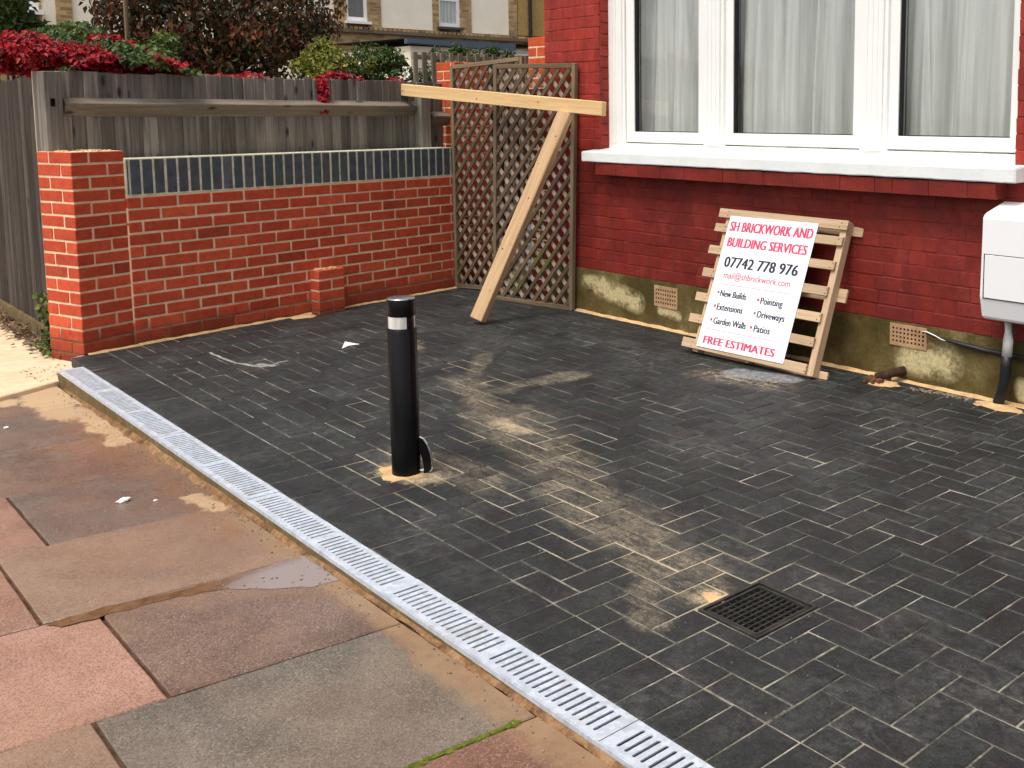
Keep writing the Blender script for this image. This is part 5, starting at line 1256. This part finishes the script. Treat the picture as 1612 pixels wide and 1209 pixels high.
# shrubs
def shrub(name, blobs_px, X, n, L, mat, label, tb=(0, 1), ground=-.15):
    bl = []
    for (px, py, r_, wt) in blobs_px: q = at_x(px, py, X + rf.uniform(-.3, .3)); bl.append(((q.x, q.y, q.z), (r_, r_, r_ * .85), wt))
    q = at_x(blobs_px[0][0], 130, X); t_ = empty(name, (q.x, q.y, ground), label, 'shrub')
    leaf_mesh('foliage', crown_items(bl, n, L, .4, tb), mat, t_); m_ = MB(); limbs(m_, (q.x, q.y, ground), [b[0] for b in bl], .022); m_.build('stems', 'bark', t_, True); return t_
shrub('shrub', [(500, 95, .20, 1), (505, 75, .13, .6), (530, 100, .22, 1.4), (560, 105, .22, 1.2), (478, 105, .14, .6), (515, 120, .2, .8)], -3.9, 3200, .055, 'leaf_lime', 'yellow-green shrub over the fence beside the bronze tree', (.1, 1))
shrub('shrub', [(590, 90, .18, 1.2), (615, 95, .17, 1.1), (570, 82, .12, .6), (600, 118, .22, 1.4), (635, 120, .15, .8), (560, 125, .2, .8)], -3.5, 3600, .055, 'leaf_green', 'dark green leafy shrub between the lime shrub and the picket fence', (.1, .95))
shrub('tall_shrub', [(2, 8, .22, 2), (18, 24, .14, 1), (36, 42, .12, .9), (56, 50, .11, .9), (-14, -20, .3, 2), (78, 60, .11, .8), (98, 74, .09, .5), (30, 58, .17, 1)], -3.6, 3600, .075, 'leaf_green', 'olive green bush above the creeper in the top left corner', (.1, .9))
shrub('shrub', [(240, 85, .20, 1), (262, 70, .15, .7), (250, 105, .22, 1)], -4.4, 1400, .065, 'leaf_green', 'small green bush at the foot of the bronze tree', (.35, 1))
shrub('climbing_plant', [(690, 86, .11, 1), (720, 82, .10, 1), (745, 88, .11, 1), (775, 84, .09, 1), (800, 90, .09, 1), (700, 110, .2, 1.2), (750, 112, .2, 1.4), (660, 125, .16, .9), (800, 112, .18, 1), (730, 135, .22, 1)], -3.45, 5200, .045, 'leaf_green', 'small-leaved climber growing along the picket fence', (0, .9))
for i, (px, py, X, lb) in enumerate(((47, 79, -1.6, 'white rose among the creeper at the far left'), (130, 93, -.75, 'small white flower in the red creeper above the corner post'), (210, 92, -1.6, 'white flower in front of the bronze tree'), (640, 118, -3.0, 'white rose beside the picket fence'))):
    q = at_x(px, py, X); it = []
    for k in range(26): v = rvec(); it.append((q + v * .006, v, Vector((v.y, -v.x, .5)), .034, .030, .5))
    o = leaf_mesh('rose', it, 'petal_white'); tag(o, lb, 'flower')
# weeds and dead leaves by the pillar
it = []
for k in range(90):
    t_ = rf.random(); p = Vector((-.46 + rf.gauss(0, .05), -.07 + rf.gauss(0, .02), -.04 + .36 * t_)); it.append((p, Vector((rf.uniform(-1, 1), rf.uniform(-1, .2), rf.uniform(-.3, .6))), Vector((.3, -.8, .6)), .055 * rf.uniform(.5, 1.2), .045 * rf.uniform(.6, 1.1), rf.uniform(.3, 1)))
for k in range(60): it.append((Vector((-.40 + rf.gauss(0, .07), -.10 + rf.gauss(0, .02), -.045 + rf.random() * .05)), Vector((rf.uniform(-1, 1), rf.uniform(-1, 1), .4)), Vector((0, -.3, 1)), .035, .028, rf.uniform(.3, 1)))
wd_ = empty('weed', (-.42, -.06, -.05), 'leafy green weed growing beside the foot of the brick pillar', 'weed'); leaf_mesh('foliage', it, 'leaf_green', wd_)
m_ = MB()
for k in range(5): m_.tube([(-.43 + k * .01, -.06, -.06), (-.44 + rf.uniform(-.04, .04), -.07, .12), (-.44 + rf.uniform(-.06, .06), -.06, .26)], [.004, .003, .002], 5)
m_.build('stems', 'moss', wd_, True)
it = []
for k in range(420): x = rf.uniform(-2.3, -.40); it.append((Vector((x, -.03 - abs(rf.gauss(0, .06)), -.048 + rf.random() * .03)), Vector((rf.uniform(-1, 1), rf.uniform(-1, 1), rf.uniform(-.1, .5))), Vector((rf.uniform(-.5, .5), -.2, 1)), .045, .030, rf.random()))
for k in range(46): it.append((Vector((rf.uniform(-.1, .30), -.10 - rf.random() * .22, -.050)), Vector((rf.uniform(-1, 1), rf.uniform(-1, 1), .1)), Vector((0, 0, 1)), .016, .010, rf.random()))
tag(leaf_mesh('leaf_litter', it, 'leaf_dry'), kind='stuff')
# scraps
def scrap(x, y, z, s_, lb, seed):
    bm = bmesh.new(); bmesh.ops.create_icosphere(bm, subdivisions=2, radius=s_)
    for v in bm.verts: v.co *= 1 + .5 * mnoise.noise(v.co * 60 + Vector((seed, 0, 0))); v.co.z = v.co.z * .55 + s_ * .3; v.co.z = max(v.co.z, 0); v.co.x *= .7; v.co.y *= 1.25
    me = bpy.data.meshes.new('litter'); bm.to_mesh(me); bm.free(); tag(put('litter', me, None, 'paper_white', loc=(x, y, z)), lb, 'litter')
scrap(2.524, -.496, PZ(2.5) + .001, .020, 'crumpled scrap of white paper on the paving slabs', 1)
scrap(2.60, -.405, PZ(2.6) + .0005, .007, 'tiny white crumb right of the paper scrap', 4)
scrap(at_z(9, 677, -.075).x, at_z(9, 677, -.075).y, PZ(1.35) + .001, .009, 'small white pebble at the left edge of the paving', 6)
sc_ = MB(); pts = [at_z(*q, .0015) for q in ((538, 549), (543, 538), (566, 542), (549, 544))]
sc_.prism([(p.x, p.y) for p in pts], .0005, .003); tag(sc_.build('tile_chip', 'paper_white'), 'pale arrow-shaped chip lying on the dark pavers behind the bollard', 'chip')

# ------------------------------------------------------------------ picket fence, lean-to and terraces behind
pf = empty('picket_fence', (-3.0, 4.6, 0), 'weathered open picket fence above the boarded fence', 'fence')
tl, trr = at_x(655, 80, -3.0), at_x(838, 84, -3.0)
for i in range(16):
    t_ = i / 13.6; y = tl.y + (trr.y - tl.y) * t_; zt = 2.05 + .012 * i / 13; 
    plank_between('picket', (-3.0, y + .02, .2), (-3.0, y - .015, zt), .052, .02, (0, 1, 0), 'picket_wood', pf)
plank_between('rail', (-3.03, tl.y - .03, 2.00), (-3.03, trr.y + .35, 2.01), .05, .03, (0, 0, 1), 'picket_wood', pf)
bf = empty('board_fence', (-3.2, 6, 0), 'dark boarded fence behind the pickets', 'fence')
for i in range(28): me = chamfer_box(.012, .13, 1.75, .002, .001, R); put('board', me, bf, 'side_fence_wood', Matrix.Translation((-3.25 + R.uniform(-.004, .004), tl.y + .06 + i * .125, .87)))

BX = -17.6
def bld_box(mb, x0, x1, y0, y1, z0, z1): mb.box((x0, y0, z0), (x1, y1, z1))
terr = empty('terraced_house', (BX - 3, 11, 0), 'cream rendered terraced house with brown brick piers and two white windows', 'house')
m_ = MB(); m_.box((BX - 6, 7.2, -.3), (BX - .06, 22, 8)); m_.build('wall', 'stock_brick', terr)
sc = lambda q: q
panels = [(7.2, 10.10, 3.60, 7.6), (11.35, 12.83, 3.60, 7.6), (14.02, 15.24, 3.60, 7.6)]
for (a, b, c0, c1) in panels: m_ = MB(); m_.box((BX - .06, a, c0), (BX + .01, b, c1)); m_.build('render_panel', 'cream_render', terr)
m_ = MB(); m_.box((BX - .06, 7.2, -.3), (BX - .005, 16.0, 2.80)); m_.build('render_panel', 'cream_render', terr)
m_ = MB(); m_.box((BX - .06, 15.55, 3.62), (BX + .01, 22, 7.8)); m_.build('pebbledash_panel', 'pebbledash', terr)
for (a, b) in ((10.10, 10.42), (10.98, 11.35), (12.83, 13.02), (13.66, 14.02), (15.24, 15.52)):
    m_ = MB(); m_.box((BX - .06, a, 3.58), (BX + .03, b, 7.6)); m_.build('brick_pier', 'stock_brick', terr)
m_ = MB(); m_.box((BX - .06, 7.2, 3.44), (BX + .07, 22, 3.52)); m_.build('string_course', 'string_stone', terr)
m_ = MB()
for i in range(110): y = 7.25 + i * .134; m_.box((BX - .06, y, 3.525), (BX + .05, y + .10, 3.585))
o = m_.build('dentil', 'stock_brick', terr); o['kind'] = 'stuff'
for (a, b, drk) in ((10.42, 10.98, True), (13.02, 13.66, False)):
    fm = MB(); z0 = 3.72
    for q in (((BX - .05, a, z0), (BX - .0, a + .06, 5.3)), ((BX - .05, b - .08, z0), (BX - .0, b, 5.3)), ((BX - .05, a + .06, z0), (BX - .0, b - .08, z0 + .10)), ((BX - .05, a + .06, 4.40), (BX - .005, b - .08, 4.46)), ((BX - .05, a + .06, 5.22), (BX - .0, b - .08, 5.3))): fm.box(*q)
    wo_ = fm.build('window', 'white_upvc', terr); gq = MB(); gq.box((BX - .016, a + .06, z0 + .1), (BX - .012, b - .08, 5.22)); gq.build('pane', 'window_glass', wo_)
    cq = MB(); N_ = 60; vs = []
    for z in (z0, 5.25):
        for i in range(N_ + 1): y = a + (b - a) * i / N_; vs.append((BX - .040 + .012 * math.sin(y * (55 if not drk else 38)), y, z))
    cq.add(vs, [(i, i + 1, N_ + 2 + i, N_ + 1 + i) for i in range(N_)]); cq.build('curtain', 'room_wall' if drk else 'curtain', wo_)
    sl2 = MB(); sl2.box((BX - .05, a - .06, z0 - .07), (BX + .13, b + .06, z0 - .005)); sl2.build('sill', 'white_upvc' if drk else 'slate', wo_)
m_ = MB(); m_.tube([(BX + .09, 15.93, 2.5), (BX + .09, 15.93, 7.6)], .055, 10); m_.build('downpipe', 'black_plastic', terr)
rfm = MB(); rfm.add([(BX + .3, 7.0, 7.9), (BX + .3, 22.2, 7.9), (BX - 3, 22.2, 10.2), (BX - 3, 7.0, 10.2), (BX - 6.3, 22.2, 7.9), (BX - 6.3, 7.0, 7.9)], [(0, 1, 2, 3), (3, 2, 4, 5), (0, 3, 5), (1, 4, 2)]); rfm.build('roof', 'slate', terr)

tB = empty('terraced_house', (BX - 3, 3, 0), 'cream rendered house at the far left with one brown brick pier', 'house')
XB = BX + .35
m_ = MB(); m_.box((BX - 6, -8, -.3), (XB - .06, 7.18, 8)); m_.build('wall', 'stock_brick', tB)
def yb(px, py=30): return at_x(px, py, XB).y
for (a, b) in ((yb(-260), yb(24)), (yb(66), yb(88)), (yb(114), 7.15)):
    m_ = MB(); m_.box((XB - .06, a, 3.10), (XB + .01, b, 7.6)); m_.build('render_panel', 'cream_render', tB)
m_ = MB(); m_.box((XB - .06, yb(88), 3.02), (XB + .05, yb(114), 7.6)); m_.build('brick_pier', 'stock_brick', tB)
m_ = MB(); m_.box((XB - .06, yb(62), 3.3), (XB + .03, yb(66), 7.6)); m_.build('brick_pier', 'stock_brick', tB)
m_ = MB(); m_.box((XB - .06, -8, 2.98), (XB + .07, 7.15, 3.09)); m_.build('string_course', 'string_stone', tB)
a, b = yb(38), yb(62); z0 = 3.50
fm = MB()
for q in (((XB - .05, a, z0), (XB, a + .07, 5.2)), ((XB - .05, b - .07, z0), (XB, b, 5.2)), ((XB - .05, a + .07, z0), (XB, b - .07, z0 + .16)), ((XB - .05, a + .07, 5.1), (XB, b - .07, 5.2))): fm.box(*q)
wo_ = fm.build('window', 'white_upvc', tB); gq = MB(); gq.box((XB - .016, a + .07, z0 + .16), (XB - .012, b - .07, 5.1)); gq.build('pane', 'window_glass', wo_)
cq = MB(); cq.box((XB - .05, a + .02, z0 + .02), (XB - .04, b - .02, 5.15)); cq.build('blind', 'curtain', wo_)
sl2 = MB(); sl2.box((XB - .05, a - .06, z0 - .10), (XB + .14, b + .06, z0 - .005)); sl2.build('sill', 'white_upvc', wo_)
rfm = MB(); rfm.add([(XB + .3, -8.2, 7.9), (XB + .3, 7.0, 7.9), (BX - 3, 7.0, 10.2), (BX - 3, -8.2, 10.2), (BX - 6.3, 7.0, 7.9), (BX - 6.3, -8.2, 7.9)], [(0, 1, 2, 3), (3, 2, 4, 5), (0, 3, 5), (1, 4, 2)]); rfm.build('roof', 'slate', tB)

XL = -13.6
le = empty('lean_to', (XL - 1.5, 11, 0), 'cream lean-to extension with a slate-blue fascia behind the picket fence', 'extension')
la, lb_ = at_x(646, 72, XL), at_x(812, 78, XL)
m_ = MB(); m_.box((XL - 3.9, la.y, -.3), (XL, lb_.y + 1.5, la.z)); m_.build('wall', 'cream_render', le)
f0, f1 = at_x(641, 60, XL + .15), at_x(812, 68, XL + .15)
m_ = MB(); y0_, y1_ = f0.y, f1.y; zt0, zt1 = f0.z, at_x(812, 69, XL + .15).z; hb0 = at_x(641, 60, XL + .15).z - at_x(641, 71, XL + .15).z
m_.add([(XL + .02, y0_, zt0 - hb0 * .75), (XL + .15, y0_, zt0 - hb0 * .6), (XL + .15, y0_, zt0), (XL + .02, y0_, zt0), (XL + .02, y1_, zt1 - hb0 * 1.2), (XL + .15, y1_, zt1 - hb0 * 1.1), (XL + .15, y1_, zt1), (XL + .02, y1_, zt1)], [(0, 1, 2, 3), (7, 6, 5, 4), (0, 4, 5, 1), (1, 5, 6, 2), (2, 6, 7, 3), (3, 7, 4, 0)])
m_.build('fascia', 'slate_blue_paint', le)
m_ = MB(); m_.add([(XL + .15, y0_, zt0 + .005), (XL + .15, y1_ + 1.5, zt1 + .005), (XL - 3.85, y1_ + 1.5, zt1 + .06), (XL - 3.85, y0_, zt0 + .06)], [(0, 1, 2, 3)]); m_.build('roof', 'slate', le)
sh = empty('shed', (-6, 8.2, 0), 'low dark shed roof beyond the picket fence', 'shed')
s0_, s1_ = at_x(800, 76, -6.0), at_x(838, 78, -6.0)
m_ = MB(); m_.add([(-5.6, s0_.y, s0_.z - .10), (-5.6, s1_.y + 1.4, s0_.z - .08), (-7.2, s1_.y + 1.4, s0_.z + .05), (-7.2, s0_.y - .3, s0_.z + .05)], [(0, 1, 2, 3)]); m_.build('roof', 'slate', sh)
m_ = MB(); m_.box((-7.1, s0_.y + .1, -.3), (-5.7, s1_.y + 1.3, s0_.z - .115)); m_.build('wall', 'side_fence_wood', sh)
